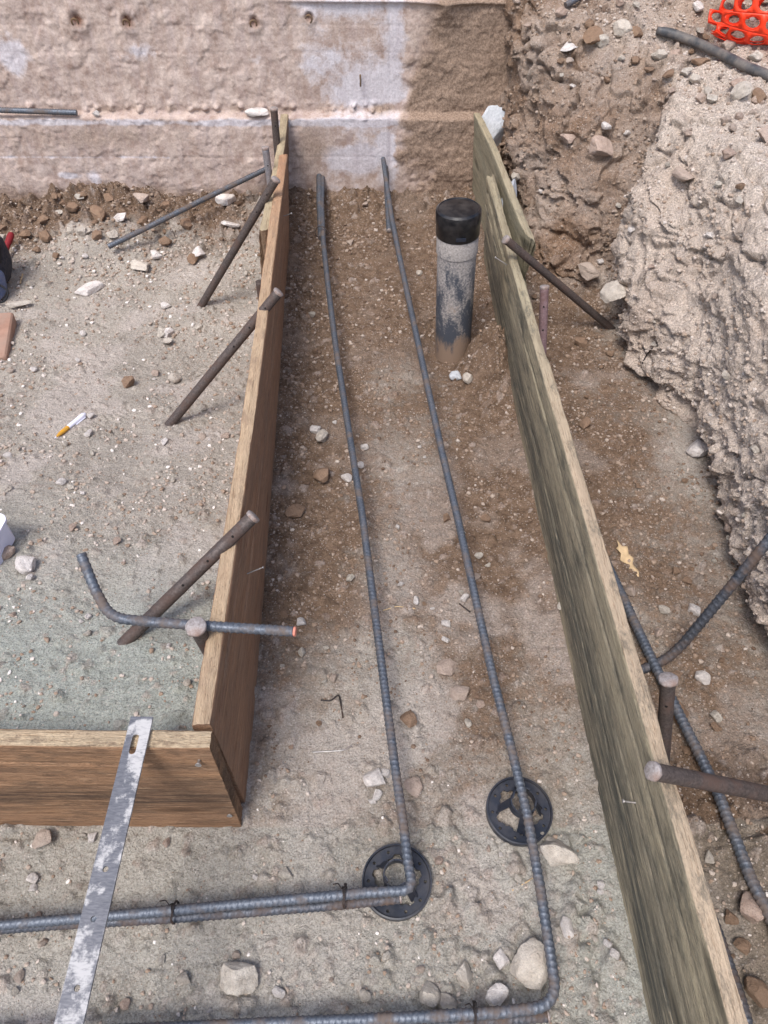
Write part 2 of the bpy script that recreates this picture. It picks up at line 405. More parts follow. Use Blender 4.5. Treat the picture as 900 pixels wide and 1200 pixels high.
H = H + .010 * np.clip(.55 - cl, 0, 1) * np.clip(moundmask * 1.6 + .35 * rt * (X < 1) + (cv > .8) * .35, 0, 1.4)
cl, cl2, cv = worley(X * 80, Y * 80, 0.3, 60)
H = H + .0055 * np.clip(.5 - cl, 0, 1) * (cv > .45) * (.4 + rough)
PALE = np.clip(sstep(.02, .22, fbm(X * 4.3, Y * 4.3, 0, 4, 301) + .10 * fbm(X * 16, Y * 16, 0, 3, 302)), 0, 1) * (1 - moundmask) * (1 - .65 * rt)
PALE = np.maximum(PALE, .85 * np.exp(-(((X - .02) / .085) ** 2)) * sstep(.45, .7, Y) * sstep(1.5, .9, Y) * tr * sstep(-.2, .15, fbm(X * 7, Y * 5, 0, 3, 303)))
H = H * (1 - .62 * PALE) + .007 * fbm(X * 6, Y * 6, 0, 2, 304) + .004 * np.abs(fbm(X * 13, Y * 13, 0, 3, 305))
def boot(x0, y0, a, k=1.0):
    dx, dy = X - x0, Y - y0; p = dx * math.cos(a) + dy * math.sin(a); q = -dx * math.sin(a) + dy * math.cos(a)
    d = np.maximum(np.abs(p) / .135, np.abs(q) / (.048 + .012 * np.tanh(p * 14))); m = sstep(1.0, .86, d) * (1 - .8 * sstep(.03, .015, np.abs(p + .045)))
    rim = np.exp(-((d - 1.06) / .10) ** 2)
    return k * (-.0065 * m + .0045 * m * (np.sin(p * 420 + 2 * np.abs(q) * 60) > .1) + .004 * rim)
FEET = np.clip(.4 + 2.2 * fbm(X * 6, Y * 6, 2.0, 3, 310), 0, 1)
H = H + FEET * (boot(-.46, 1.72, 1.2) + boot(-.72, 1.34, .7) + boot(-.95, .98, 1.9) + boot(-.66, .86, 1.0, .8) + boot(.02, 1.12, 1.5, .8) + boot(.08, .70, 1.75, .8) + boot(-.62, .24, .3, .7) + boot(.60, 1.12, 1.5, .7))
Z = Zb + H
STONE = np.zeros_like(Z)
def stamp(x, y, r, tone, hfac):
    ang = random.random() * PI; ax = r * random.uniform(.75, 1.25); ay = r * random.uniform(.6, 1.0)
    R = max(ax, ay) * 1.25
    i0, i1 = np.searchsorted(GX, (x - R, x + R)); j0, j1 = np.searchsorted(GY, (y - R, y + R))
    if i1 - i0 < 2 or j1 - j0 < 2: return
    xx, yy = X[j0:j1, i0:i1] - x, Y[j0:j1, i0:i1] - y
    ca, sa = math.cos(ang), math.sin(ang)
    p, q = (xx * ca + yy * sa) / ax, (-xx * sa + yy * ca) / ay
    k = np.arctan2(q, p); lobe = 1 + .14 * np.cos(3 * k + ang * 7) + .09 * np.cos(5 * k + ang * 3)
    d = np.sqrt(p * p + q * q) / lobe
    bump = np.where(d < 1, np.minimum((1 - d ** 2.6), .75), 0) * r * hfac
    bump = bump * (1 + .2 * (p * math.cos(ang * 5) + q * math.sin(ang * 5)))
    Z[j0:j1, i0:i1] += bump
    s = STONE[j0:j1, i0:i1]
    STONE[j0:j1, i0:i1] = np.where(d < .95, np.maximum(s, tone), s)
for k in range(9500):
    x, y = random.uniform(-1.45, .95), random.uniform(.08, 2.66)
    r = .0052 + .009 * random.random() ** 5
    inleft = x < float(xl_in(y)) - .03 and y > .45
    onright = x > float(xr_in(y))
    near_wall = y > 2.35 and inleft
    if near_wall and random.random() < .6: r *= 1.7
    if abs(x - float(xl_in(y)) - .03) < .04: r *= 1.4
    if y < .5 and x > .1 and random.random() < .4: r *= 1.6
    if onright and x < .55 and random.random() < .5: continue
    tone = random.choice([0, 0, 0, .25, .5, .9]) if not near_wall else random.choice([0, 0, 0, 0, .3, .7])
    stamp(x, y, r, tone, random.uniform(.5, .95))

for k in range(520):      # clods of the mound, of the far end of the trench and of the right hand strip
    q = random.random()
    if q < .5: x, y, r = random.uniform(-1.4, -.42), 2.63 - abs(random.gauss(0, .17)), random.uniform(.010, .026)
    elif q < .68: x, y, r = random.uniform(-.3, .3), 2.64 - abs(random.gauss(0, .07)), random.uniform(.009, .020)
    elif q < .86: x, y, r = random.gauss(.60, .07), random.uniform(.05, .55), random.uniform(.008, .02)
    else:
        y = random.uniform(.9, 2.3); x = float(xl_in(y)) + .03 + abs(random.gauss(0, .025)); r = random.uniform(.007, .014)
    stamp(x, y, r, 0, random.uniform(.6, 1.05))
for k in range(1300):
    x, y = random.gauss(.16, .18), abs(random.gauss(.08, .20)) + .08
    if random.random() < .35: x, y = random.uniform(-.9, .36), random.uniform(.1, .42)
    if x > float(xr_in(y)) - .01: continue
    stamp(x, y, .0045 + .012 * random.random() ** 4, random.choice([0, 0, 0, .2, .5]), random.uniform(.45, .9))
for k in range(110):      # loose heap between the pipe and the right board
    stamp(random.gauss(.275, .045), random.gauss(1.66, .08), random.uniform(.006, .016), 0, random.uniform(.6, 1.1))
# earth colours as masks with their own shapes, some shade painted in
nb = fbm(X * 3.2, Y * 3.2, 0, 4, 91); nb2 = fbm(X * 9, Y * 9, 0, 3, 92)
xc = (X - (xl_in(Y) + xr_in(Y)) / 2) / .3
BR = tr * (.46 + .42 * sstep(.45, 1.2, Y) + .55 * nb + .12 * nb2 + .22 * sstep(1.5, 2.0, Y)  # brown soil, deepened towards the far end to paint in the shade there
           - .30 * np.exp(-(((X - .02) / .10) ** 2)) * sstep(.4, .7, Y) * sstep(2.1, 1.5, Y)
           + .25 * np.exp(-(((X + .02) / .12) ** 2 + ((Y - .86) / .07) ** 2)) * 1.2
           + .22 * sstep(.12, .3, X) * sstep(.6, .9, Y)) * sstep(.1, .5, Y)
BR = np.where((Y < .5), np.maximum(BR, .16 + .5 * nb + .2 * nb2), BR)
BR = BR + rt * (.74 + .5 * nb + .2 * nb2 + .3 * np.exp(-((X - xr_in(Y) - .04) / .07) ** 2) - .35 * sstep(.60, .76, X) + .3 * np.exp(-(((X - .60) / .12) ** 2 + ((Y - .30) / .2) ** 2)))  # brown strip soil; darker along the board, painting its shade into the colour
BR = BR + lf * (.06 + .35 * nb + .1 * nb2) + .85 * moundmask
GR = lf * np.clip(sstep(1.0, .55, Y + .18 * nb + .2 * (X + .35)) * .95, 0, 1) + (Y < .42) * .25 * (nb > -.2) + .35 * sstep(.12, .4, X) * sstep(.7, .3, Y) * (1 - rt)
V = np.stack([X, Y, Z], -1).reshape(-1, 3)
gme = mesh_np('ground', V, grid_faces(len(GY), len(GX)), [M['ground']], True,
              {'brown': np.clip(BR, -1, 2), 'green': np.clip(GR, 0, 1), 'stone': STONE, 'pale': PALE * np.clip(1 - tr * (.35 + .5 * sstep(.8, 1.5, Y)), 0, 1)})
link('ground', gme, kind='structure')

def gz(x, y):
    i = min(max(np.searchsorted(GX, x) - 1, 0), len(GX) - 2); j = min(max(np.searchsorted(GY, y) - 1, 0), len(GY) - 2)
    a = (x - GX[i]) / (GX[i + 1] - GX[i]); b = (y - GY[j]) / (GY[j + 1] - GY[j])
    return float((Z[j, i] * (1 - a) + Z[j, i + 1] * a) * (1 - b) + (Z[j + 1, i] * (1 - a) + Z[j + 1, i + 1] * a) * b)

# ------------------------------------------------------------------ earth bank (lofted cut face)
# stations from the wall towards the viewer: base, low-mid, mid, rim, plateau
ST = [
 ((.400, 2.70, .00), (.402, 2.70, .20), (.395, 2.70, .42), (.372, 2.70, .68), (.66, 2.70, .78)),
 ((.425, 2.48, .02), (.425, 2.52, .20), (.415, 2.57, .40), (.405, 2.63, .66), (.70, 2.69, .77)),
 ((.455, 2.20, .04), (.445, 2.28, .20), (.455, 2.37, .38), (.500, 2.49, .61), (.76, 2.66, .72)),
 ((.580, 2.02, .05), (.575, 2.10, .18), (.585, 2.20, .36), (.650, 2.40, .585), (.90, 2.60, .67)),
 ((.730, 1.97, .06), (.725, 2.02, .20), (.735, 2.12, .36), (.765, 2.31, .565), (1.05, 2.50, .64)),
 ((.752, 1.72, .05), (.715, 1.80, .20), (.730, 1.90, .35), (.795, 2.11, .545), (1.10, 2.34, .60)),
 ((.765, 1.45, .04), (.735, 1.56, .18), (.755, 1.70, .34), (.820, 1.92, .530), (1.14, 2.10, .58)),
 ((.785, 1.22, .03), (.755, 1.33, .18), (.770, 1.48, .33), (.845, 1.70, .515), (1.16, 1.85, .56)),
 ((.770, .90, .03), (.745, 1.00, .17), (.765, 1.12, .32), (.825, 1.28, .50), (1.15, 1.40, .55)),
 ((.742, .66, .02), (.735, .72, .17), (.760, .80, .32), (.820, .92, .50), (1.15, 1.00, .55)),
 ((.745, .30, .01), (.745, .34, .17), (.765, .40, .32), (.830, .48, .50), (1.2, .50, .55)),
 ((.760, -.6, .00), (.77, -.6, .17), (.79, -.6, .32), (.86, -.6, .50), (1.3, -.6, .56)),
 ((.85, -9., .00), (.87, -9, .17), (.90, -9, .32), (.98, -9, .50), (1.6, -9, .58)),
]
ST = np.array(ST)
ft = ST[:, :1].copy(); ft[:, :, 2] -= .12; ft[:, :, 0] += .01
far1 = ST[:, 4:5].copy(); far1[:, :, 0] += 1.0; far1[:, :, 2] += .06
far = ST[:, 4:5].copy(); far[:, :, 0] = 40; far[:, :, 2] = 1.0
ST = np.concatenate([ft, ST, far1, far], 1)
def catmull(Pn, t):
    n = len(Pn); i = np.clip(np.floor(t).astype(int), 0, n - 2); f = (t - i)
    p0, p1, p2, p3 = Pn[np.clip(i - 1, 0, n - 1)], Pn[i], Pn[i + 1], Pn[np.clip(i + 2, 0, n - 1)]
    sh = (-1,) + (1,) * (Pn.ndim - 1); f = f.reshape(sh)
    return .5 * (2 * p1 + (p2 - p0) * f + (2 * p0 - 5 * p1 + 4 * p2 - p3) * f ** 2 + (3 * p1 - p0 - 3 * p2 + p3) * f ** 3)
cnt = [34, 70, 78, 80, 76, 70, 74, 80, 78, 66, 40, 24]
ts = np.concatenate([np.arange(c) / c + i for i, c in enumerate(cnt)] + [[len(cnt)]])
pc = [10, 56, 56, 62, 72, 40, 14]
tp = np.concatenate([np.arange(c) / c + i for i, c in enumerate(pc)] + [[len(pc)]])
S1 = catmull(ST, ts)                       # (ns, 8, 3)
B = catmull(np.swapaxes(S1, 0, 1), tp)     # (np, ns, 3)
B = np.swapaxes(B, 0, 1).copy()            # (ns, np, 3)
for j, tq in enumerate(tp):                # straight runs towards the far side of the plateau
    if tq > 4:
        q = min(int(tq), 6); f_ = tq - q; B[:, j] = S1[:, q] * (1 - f_) + S1[:, q + 1] * f_
Tg, Pg = np.meshgrid(ts, tp, indexing='ij')
def gnorm(B):
    d1 = np.gradient(B, axis=0); d2 = np.gradient(B, axis=1)
    n = np.cross(d2, d1); return n / (np.linalg.norm(n, axis=-1, keepdims=True) + 1e-12)
N0 = gnorm(B)
if N0[300, 120, 0] > 0: N0 = -N0
x, y, z = B[..., 0], B[..., 1], B[..., 2]
face = sstep(.6, 1.3, Pg) * sstep(5.4, 4.2, Pg)
plate = sstep(4.0, 4.6, Pg)
mass = sstep(4.35, 4.9, Tg + .5 * fbm(x * 5, y * 5, z * 5, 3, 12))             # pale crusty right part
D = face * (.072 * fbm(x * 4.5, y * 4.5, z * 4.5, 3, 3) + .016 * fbm(x * 13, y * 13, z * 13, 3, 4, ridged=True) - .008)
w1, w2, wv = worley(x * 14, y * 14, z * 17, 7)
D += face * (.060 * (w2 - w1).clip(0, .35) * (wv - .25)) * (.5 + .6 * mass)
w1, w2, wv2 = worley(x * 36 + .2, y * 36, z * 36, 8)
D += (.25 + .75 * face) * (.008 * np.clip(.6 - w1, 0, .4) * (wv2 > .35)) * (1 + .4 * mass)
q = 3.4 * fbm(x * 5.5 + .3 * z, y * 5.5, z * 7.5, 4, 111) + 0.6 * fbm(x * 17, y * 17, z * 17, 2, 112)
fl = np.floor(q); D += face * (.030 - .016 * mass * sstep(1.8, 3.0, Pg)) * (fl + sstep(.0, .22, q - fl) - q * .35)            # broken steps
cr = np.clip(1 - 11 * np.abs(vnoise(x * 7.5, y * 7.5, z * 9, 113) + .22 * vnoise(x * 30, y * 30, z * 30, 114)), 0, 1)
D -= face * .030 * cr * (.35 + .65 * sstep(-.1, .3, vnoise(x * 3, y * 3, z * 3, 115)))     # cracks
under = np.exp(-((Pg - 1.10 - .35 * vnoise(x * 6, y * 6, 0, 116)) / .20) ** 2) * sstep(4.7, 5.3, Tg)
D -= under * .055                                                                       # undercut foot
# horizontal broken lenses of the crust
D += face * mass * .020 * sstep(3.2, 1.6, Pg + 1.2 * fbm(x * 4, y * 4, z * 4, 2, 16)) * fbm(x * 9, y * 9, (z + .3 * y) * 26, 4, 15, ridged=True)
D += (.4 + .6 * face) * (.0045 * fbm(x * 60, y * 60, z * 60, 3, 6) + .0025 * vnoise(x * 150, y * 150, z * 150, 61))
D += plate * (.02 * fbm(x * 6, y * 6, 0, 4, 26) + .010 * fbm(x * 25, y * 25, 0, 3, 27))
w1, _, wv3 = worley(x * 24, y * 24, 3.3, 28)
D += plate * .016 * np.clip(.6 - w1, 0, .5) * (wv3 > .4)
# the step between the two parts: crust stands proud, recess with a smooth cut below
D += face * .075 * sstep(6.6, 5.2, Tg) * sstep(4.42, 4.80, Tg + .12 * fbm(x * 14, y * 14, z * 14, 3, 19)) * sstep(3.6, 3.0, Pg)
cut = np.exp(-((Tg - 3.85) / .32) ** 2) * sstep(1.2, 1.5, Pg) * sstep(2.6, 2.2, Pg)
D = D * (1 - .75 * cut) - .02 * cut
hollow = np.exp(-(((Tg - 3.0) / .35) ** 2 + ((Pg - 1.75) / .35) ** 2)); D -= .035 * hollow
ledge = np.exp(-(((Tg - 3.7) / .5) ** 2 + ((Pg - 1.08) / .22) ** 2)); D += .045 * ledge
D = D * (1 - .30 * face)
B = B + N0 * D[..., None]
brn = .16 + .6 * fbm(x * 4, y * 4, z * 4, 4, 55) + .50 * (1 - mass) * face - .45 * mass * face + .25 * cut + .45 * hollow - .15 * plate + .45 * sstep(4.6, 5.2, Pg) * fbm(x * 3, y * 3, 1, 3, 56)
brn += .5 * sstep(1.35, 1.0, Pg) * (1 - ledge) + .45 * under + .35 * cr * face  # browner undercut and cracks: shadow painted into the soil colour
cru = np.clip(mass * face * (.72 + .5 * fbm(x * 7, y * 7, z * 7, 3, 57)) + .8 * ledge + .55 * np.exp(-((Pg - 4.1) / .30) ** 2) * sstep(2.4, 3.2, Tg), 0, 1)
crev = np.clip(.5 + 1.0 * fbm(x * 20, y * 20, z * 20, 3, 58), 0, 1)
stn = np.where((wv2 > .82), .5, 0) * sstep(.55, .3, w1)
bme = mesh_np('earth_bank', B.reshape(-1, 3), grid_faces(B.shape[0], B.shape[1]), [M['bank']], True,
              {'brown': np.clip(brn, -1, 2), 'crust': cru * (.6 + .4 * crev), 'stone': stn, 'pale': np.clip(.25 + .9 * fbm(x * 6, y * 6, z * 6, 4, 59), 0, 1) * (1 - .5 * cut)})
bank_o = link('earth_bank', bme, kind='structure')

gv = V.reshape(len(GY), len(GX), 3)[::3, ::3]
bvh_g = BVHTree.FromPolygons(gv.reshape(-1, 3).tolist(), grid_faces(gv.shape[0], gv.shape[1]).tolist())
bvh_b = BVHTree.FromPolygons(B.reshape(-1, 3).tolist(), grid_faces(B.shape[0], B.shape[1]).tolist())
def hit(u, v):
    d = ray(u, v).normalized(); best = None
    for q, nm in ((bvh_g, 'g'), (bvh_b, 'b')):
        p, n, i, t = q.ray_cast(CAM, d)
        if p is not None and (best is None or t < best[2]):
            if n.dot(d) > 0: n = -n
            best = (p, n, t, nm)
    return best

# ------------------------------------------------------------------ concrete wall
def build_wall():
    fxw = np.arange(-1.46, .50, .0042); fzw = np.arange(-.09, .70, .0042)
    xs = np.concatenate([np.linspace(-6, -1.47, 24), fxw, np.linspace(.51, 6, 24)])
    zs = np.concatenate([[-.4, -.2], fzw, np.linspace(.71, 1.5, 14)])
    Xw, Zw = np.meshgrid(xs, zs)
    LZ = .288 + .004 * vnoise(Xw * 4, 0, 0, 3) + .0035 * vnoise(Xw * 22, 0, 0, 4)
    low = sstep(.006, -.006, Zw - LZ)
    Yw = WALL_Y + .018 - .034 * low                         # lower lift stands proud: a ledge
    Yw = Yw - .012 * np.exp(-((Zw - .612 + .004 * Xw) / .006) ** 2) * sstep(-.4, -.15, Xw)   # thin lip
    Yw = Yw + .0025 * np.exp(-((Xw - .02) / .003) ** 2) * (Xw > -.3)
    for zb_ in (.155, .47, .545): Yw = Yw + .0010 * np.exp(-((Zw - zb_ - .003 * vnoise(Xw * 3, 0, 0, 81)) / .003) ** 2)                   # form joint
    flat_ = np.clip(sstep(-.32, -.22, Xw) * sstep(.10, .02, Xw), 0, 1)
    n1 = fbm(Xw * 7, Zw * 7, 0, 4, 70); n2 = fbm(Xw * 26, Zw * 26, 0, 4, 71); n3 = vnoise(Xw * 90, Zw * 90, 0, 72)
    rough = 1 - .75 * flat_
    patch = sstep(.02, .09, n1 + .45 * n2)                  # flaked skin
    Yw = Yw - rough * (.004 * n1 + .0022 * patch + .0022 * n2 + .0014 * n3 + .0012 * np.clip(1 - 9 * np.abs(vnoise(Xw * 6, Zw * 6, .5, 79) + .25 * n2), 0, 1) * -1.2)
    # crumbs lying on the ledge
    w1, w2, wv = worley(Xw * 42, Zw * 42, .4, 73)
    led = np.exp(-((Zw - LZ - .014) / .016) ** 2)
    Yw = Yw - .030 * led * np.clip(.62 - w1, 0, .6) * (Xw < .05) * (wv > .45) * (1 + vnoise(Xw * 9, 0, 0, 80)) * 1.3
    mud = sstep(.03, .15, Xw + .17 * fbm(Xw * 6, Zw * 6, 0, 5, 74) + .06 * n2) * (1 - .75 * sstep(.42, .62, Zw + .1 * n1) * sstep(.22, .1, Xw - .0))
    mud = np.clip(mud, 0, 1)
    Yw = Yw - mud * (.010 + .006 * fbm(Xw * 12, Zw * 12, 0, 4, 75) + .006 * np.clip(.6 - w1, 0, .5) * (wv > .5))
    blob = np.exp(-(((Xw - .19) / .05) ** 2 + ((Zw - .60) / .055) ** 2)); Yw -= blob * (.025 + .02 * n2)
    mud = np.maximum(mud, blob * 1.2)
    splash = sstep(.10, .0, Zw + .08 * n1 + .03 * n2) * sstep(-.2, -.4, Xw) * .7
    splash += .55 * np.exp(-(((Xw + .24) / .06) ** 2 + ((Zw - .20) / .09) ** 2)) 
    splash += .5 * np.exp(-(((Xw + 1.0) / .35) ** 2 + ((Zw - .22) / .05) ** 2))
    mud = np.maximum(mud, splash); mud = np.maximum(mud, .62 * led * (.7 + .8 * vnoise(Xw * 11, Zw * 11, 0, 83)))
    def P(u, v): p = Py(u, v, WALL_Y); return p.x, p.z
    rust = np.zeros_like(Xw)
    for (u, v, r) in ((88, 26, .032), (148, 27, .030), (297, 28, .026), (362, 22, .020), (79, 160, .03), (215, 165, .03), (195, 45, .03), (20, 12, .06), (372, 55, .045), (230, 85, .05)):
        a, b = P(u, v); k = .75 if r < .033 and v < 40 else .30
        rust = np.maximum(rust, k * np.exp(-(((Xw - a) / r) ** 2 + ((Zw - b) / r) ** 2)))
        if k > .5:     # a broken out pocket round a tie
            Yw += .010 * np.exp(-(((Xw - a + .008 * n2) / (r * .40)) ** 2 + ((Zw - b + .01 * n1) / (r * .55)) ** 2)) - .004 * np.exp(-(((np.hypot(Xw - a, Zw - b) - r * (.9 + .5 * n2)) / (r * .4)) ** 2))
    rust += .28 * sstep(.0, .3, n1) * sstep(.56, .66, Zw)
    wh = np.zeros_like(Xw)
    for (u, v, rx, rz, k) in ((12, 68, .06, .06, .9), (165, 62, .07, .03, .6), (150, 70, .10, .02, .4), (440, 110, .16, .10, .62), (465, 30, .05, .25, .5), (415, 185, .13, .045, .85), (455, 180, .04, .10, .7),
                              (300, 70, .07, .03, .4), (400, 10, .2, .03, .5), (80, 203, .05, .015, .9), (112, 207, .03, .03, .9), (222, 225, .03, .03, .6), (380, 75, .1, .06, .4)):
        a, b = P(u, v)
        wh = np.maximum(wh, k * np.exp(-(((Xw - a) / rx) ** 2 + ((Zw - b) / rz) ** 2)))
    wh = np.maximum(wh, 1.25 * np.exp(-((Zw - LZ + .018) / .013) ** 2) * (.7 + .8 * vnoise(Xw * 5, 1, 0, 88)) * (Xw < .05))
    wh = np.maximum(wh, .55 * np.exp(-((Zw - .155) / .006) ** 2) * (Xw < -.75))
    wh = wh * (1 - mud) + .25 * flat_ * (1 - mud) + .10 * (1 - mud)
    nr, nc = Xw.shape
    V = np.stack([Xw, Yw, Zw], -1).reshape(-1, 3)
    F = grid_faces(nr, nc)
    me = mesh_np('concrete_wall', V, F, [M['wall']], True, {'white': wh, 'mud': mud, 'rust': rust})
    # thickness: back, top and ends
    bm = bmesh.new(); bm.from_mesh(me); bm.verts.ensure_lookup_table()
    top = [bm.verts[(nr - 1) * nc + i] for i in range(nc)]
    lcol = [bm.verts[r * nc] for r in range(nr)]; rcol = [bm.verts[r * nc + nc - 1] for r in range(nr - 1, -1, -1)]
    back = [bm.verts.new((v.co.x, WALL_Y + .25, v.co.z)) for v in top]
    for i in range(nc - 1): bm.faces.new((top[i], top[i + 1], back[i + 1], back[i]))
    bot = [bm.verts.new((xs[0], WALL_Y + .25, -.4)), bm.verts.new((xs[-1], WALL_Y + .25, -.4))]
    bm.faces.new(list(reversed(back)) + [bot[0], bot[1]])
    bm.faces.new(lcol + [back[0], bot[0]])
    bm.faces.new(rcol + [bot[1], back[-1]])
    bm.to_mesh(me); bm.free()
    o = link('concrete_wall', me, label='stained pinkish grey concrete wall with a ledge across the far end of the trench', cat='wall')
    return o
wall = build_wall()

# ------------------------------------------------------------------ tubes, rebar, stakes
def polyround(pts, rad=.03, n=8):
    pts = [Vector(p) for p in pts]; out = [pts[0]]
    for i in range(1, len(pts) - 1):
        a, b, c = pts[i - 1], pts[i], pts[i + 1]
        d1, d2 = (a - b), (c - b); ang = d1.angle(d2)
        if ang > math.radians(165): out.append(b); continue
        r = min(rad, d1.length * .45, d2.length * .45)
        p, q = b + d1.normalized() * r, b + d2.normalized() * r
        for k in range(n + 1):
            t = k / n; out.append(p * (1 - t) ** 2 + b * 2 * t * (1 - t) + q * t * t)
    out.append(pts[-1]); return out
def resample(pts, ds):
    A = np.array([tuple(p) for p in pts]); L = np.r_[0, np.cumsum(np.linalg.norm(np.diff(A, axis=0), axis=1))]
    n = max(2, int(L[-1] / ds) + 1); s = np.linspace(0, L[-1], n)
    R = np.stack([np.interp(s, L, A[:, k]) for k in range(3)], 1)
    return R, s
def smooth_path(R, it):
    R = R.copy()
    for _ in range(it): R[1:-1] = R[1:-1] * .5 + (R[:-2] + R[2:]) * .25
    return R
def tube_mesh(name, pts, r, mat, ds=.01, seg=12, rib=0.0, pitch=.0105, smooth_it=0, rfun=None):
    R, s = resample(pts, ds); R = smooth_path(R, smooth_it)
    T = np.gradient(R, axis=0); T /= np.linalg.norm(T, axis=1, keepdims=True)
    up = Vector((0, 0, 1)) if abs(T[0][2]) < .9 else Vector((1, 0, 0))
    n = Vector(T[0]).cross(up).normalized(); Nn = []
    for i in range(len(R)):
        t = Vector(T[i]); n = (n - t * n.dot(t)).normalized(); Nn.append(tuple(n))
    Nn = np.array(Nn); Bn = np.cross(T, Nn)
    th = np.arange(seg) / seg * 2 * PI
    rr = np.full((len(R), seg), r)
    if rib:
        ph = s[:, None] / pitch + .9 * (np.abs(((th / PI + .35) % 2) - 1) * 2 - 1)[None, :] * .5
        k = np.clip(np.cos(ph * 2 * PI) * 2.4 - 1.0, 0, 1)
        rr = rr + rib * np.maximum(k, .8 * np.clip(np.abs(np.cos(th + 1.1)) * 8 - 7.2, 0, 1)[None, :])
    if rfun is not None: rr = rr * rfun(s / s[-1], th)
    V = R[:, None, :] + rr[..., None] * (np.cos(th)[None, :, None] * Nn[:, None, :] + np.sin(th)[None, :, None] * Bn[:, None, :])
    V = V.reshape(-1, 3); F = grid_faces(len(R), seg, True)
    me = mesh_np(name, V, F, [mat], True)
    bm = bmesh.new(); bm.from_mesh(me); bm.verts.ensure_lookup_table()
    bm.faces.new([bm.verts[i] for i in range(seg)][::-1]).smooth = False
    bm.faces.new([bm.verts[len(V) - seg + i] for i in range(seg)]).smooth = False
    bmesh.ops.recalc_face_normals(bm, faces=bm.faces)
    bm.to_mesh(me); bm.free(); return me
def disc_mesh(name, r, h, mat, seg=20, wob=0.0):
    bm = bmesh.new()
    ring = [(-.5, .92), (-.3, 1.0), (.3, 1.0), (.5, .9)]; rows = []
    jit = [1 + random.uniform(-wob, wob) for _ in range(seg)]
    for z, k in ring:
        rows.append([bm.verts.new((r * k * jit[i] * math.cos(i / seg * 2 * PI), r * k * jit[i] * math.sin(i / seg * 2 * PI), z * h)) for i in range(seg)])
    for a, b in zip(rows[:-1], rows[1:]):
        for i in range(seg): bm.faces.new((a[i], a[(i + 1) % seg], b[(i + 1) % seg], b[i]))
    bm.faces.new(rows[0][::-1]); 
    c = bm.verts.new((0, 0, h * .53))
    for i in range(seg): bm.faces.new((rows[-1][i], rows[-1][(i + 1) % seg], c))
    return sharp(from_bm(name, bm, mat), 50)
def orient(o, p, axis):
    o.rotation_mode = 'QUATERNION'; o.rotation_quaternion = Vector((0, 0, 1)).rotation_difference(Vector(axis).normalized()); o.location = p

def rebar(pts, r, label, mat='rebar', group=None, smooth_it=2, pitch=.0088, rad=.05, seg=16, end=None, ties=()):
    path = polyround(pts, rad)
    me = tube_mesh('rebar', path, r, M[mat], ds=pitch / 7, seg=seg, rib=r * .13, pitch=pitch, smooth_it=smooth_it)
    o = link('rebar', me, label=label, cat='rebar', group=group)
    if end:
        for which in end:
            a, b = (path[0], path[1]) if which[0] == 0 else (path[-1], path[-2])
            e = link('cut_end', disc_mesh('cut_end', r * 1.02, r * .5, M[which[1]], 16, .04), o)
            orient(e, a + (a - b).normalized() * r * .25, a - b)
    for p, axis, rr in ties:
        m = tie_mesh(rr); w = link('tie_wire', m, o); orient(w, p, axis)
    return o
def tie_mesh(r):
    pts = []
    for k in range(46):
        a = k / 45 * 2 * PI * 2.1
        pts.append(Vector((r * (1 + .05 * math.sin(a * 3)) * math.cos(a), r * math.sin(a) * 1.0, .004 * (k / 45 - .5) + .001 * math.sin(5 * a))))
    pts += [Vector((r * 1.5, .004, .004)), Vector((r * 2.0, .009, .009)), Vector((r * 2.4, .006, .016))]
    return tube_mesh('tie_wire', pts, .0009, M['wire'], ds=.0015, seg=6)

def stake(top, foot, label, r=.0112, mat='stake', head=True, holes=0, hs=1.10, group='steel form stakes', extend=.12):
    top, foot = Vector(top), Vector(foot); ax = (top - foot).normalized()
    end = foot - ax * extend
    def rf(t, th):
        k = np.ones((len(t), len(th))); k *= (1 - .9 * sstep(.05, .0, t))[:, None] * .985 + .015
        return k + .018 * vnoise(t[:, None] * 60, np.cos(th)[None, :] * 1.5, 0, int(abs(top.x) * 999))
    me = tube_mesh('form_stake', [end, end * .5 + top * .5, top], r, M[mat], ds=.006, seg=16, rfun=rf)
    o = link('form_stake', me, label=label, cat='stake', group=group)
    if head:
        h = link('head', disc_mesh('head', r * hs, .007, M['stake_head'], 20, .05), o); orient(h, top + ax * .001, ax)
    if holes:
        vis = (CAM - top).normalized()
        side = (vis - ax * vis.dot(ax)).normalized()
        for k in range(holes):
            p = top - ax * (.045 + .06 * k) + side * (r - .0012)
            hm = disc_mesh('nail_hole_disc', .0024, .003, M['hole'], 10); h = link('nail_hole_disc', hm, o); orient(h, p, side)  # solid dark disc on the surface, painted shade in place of a hole
    return o

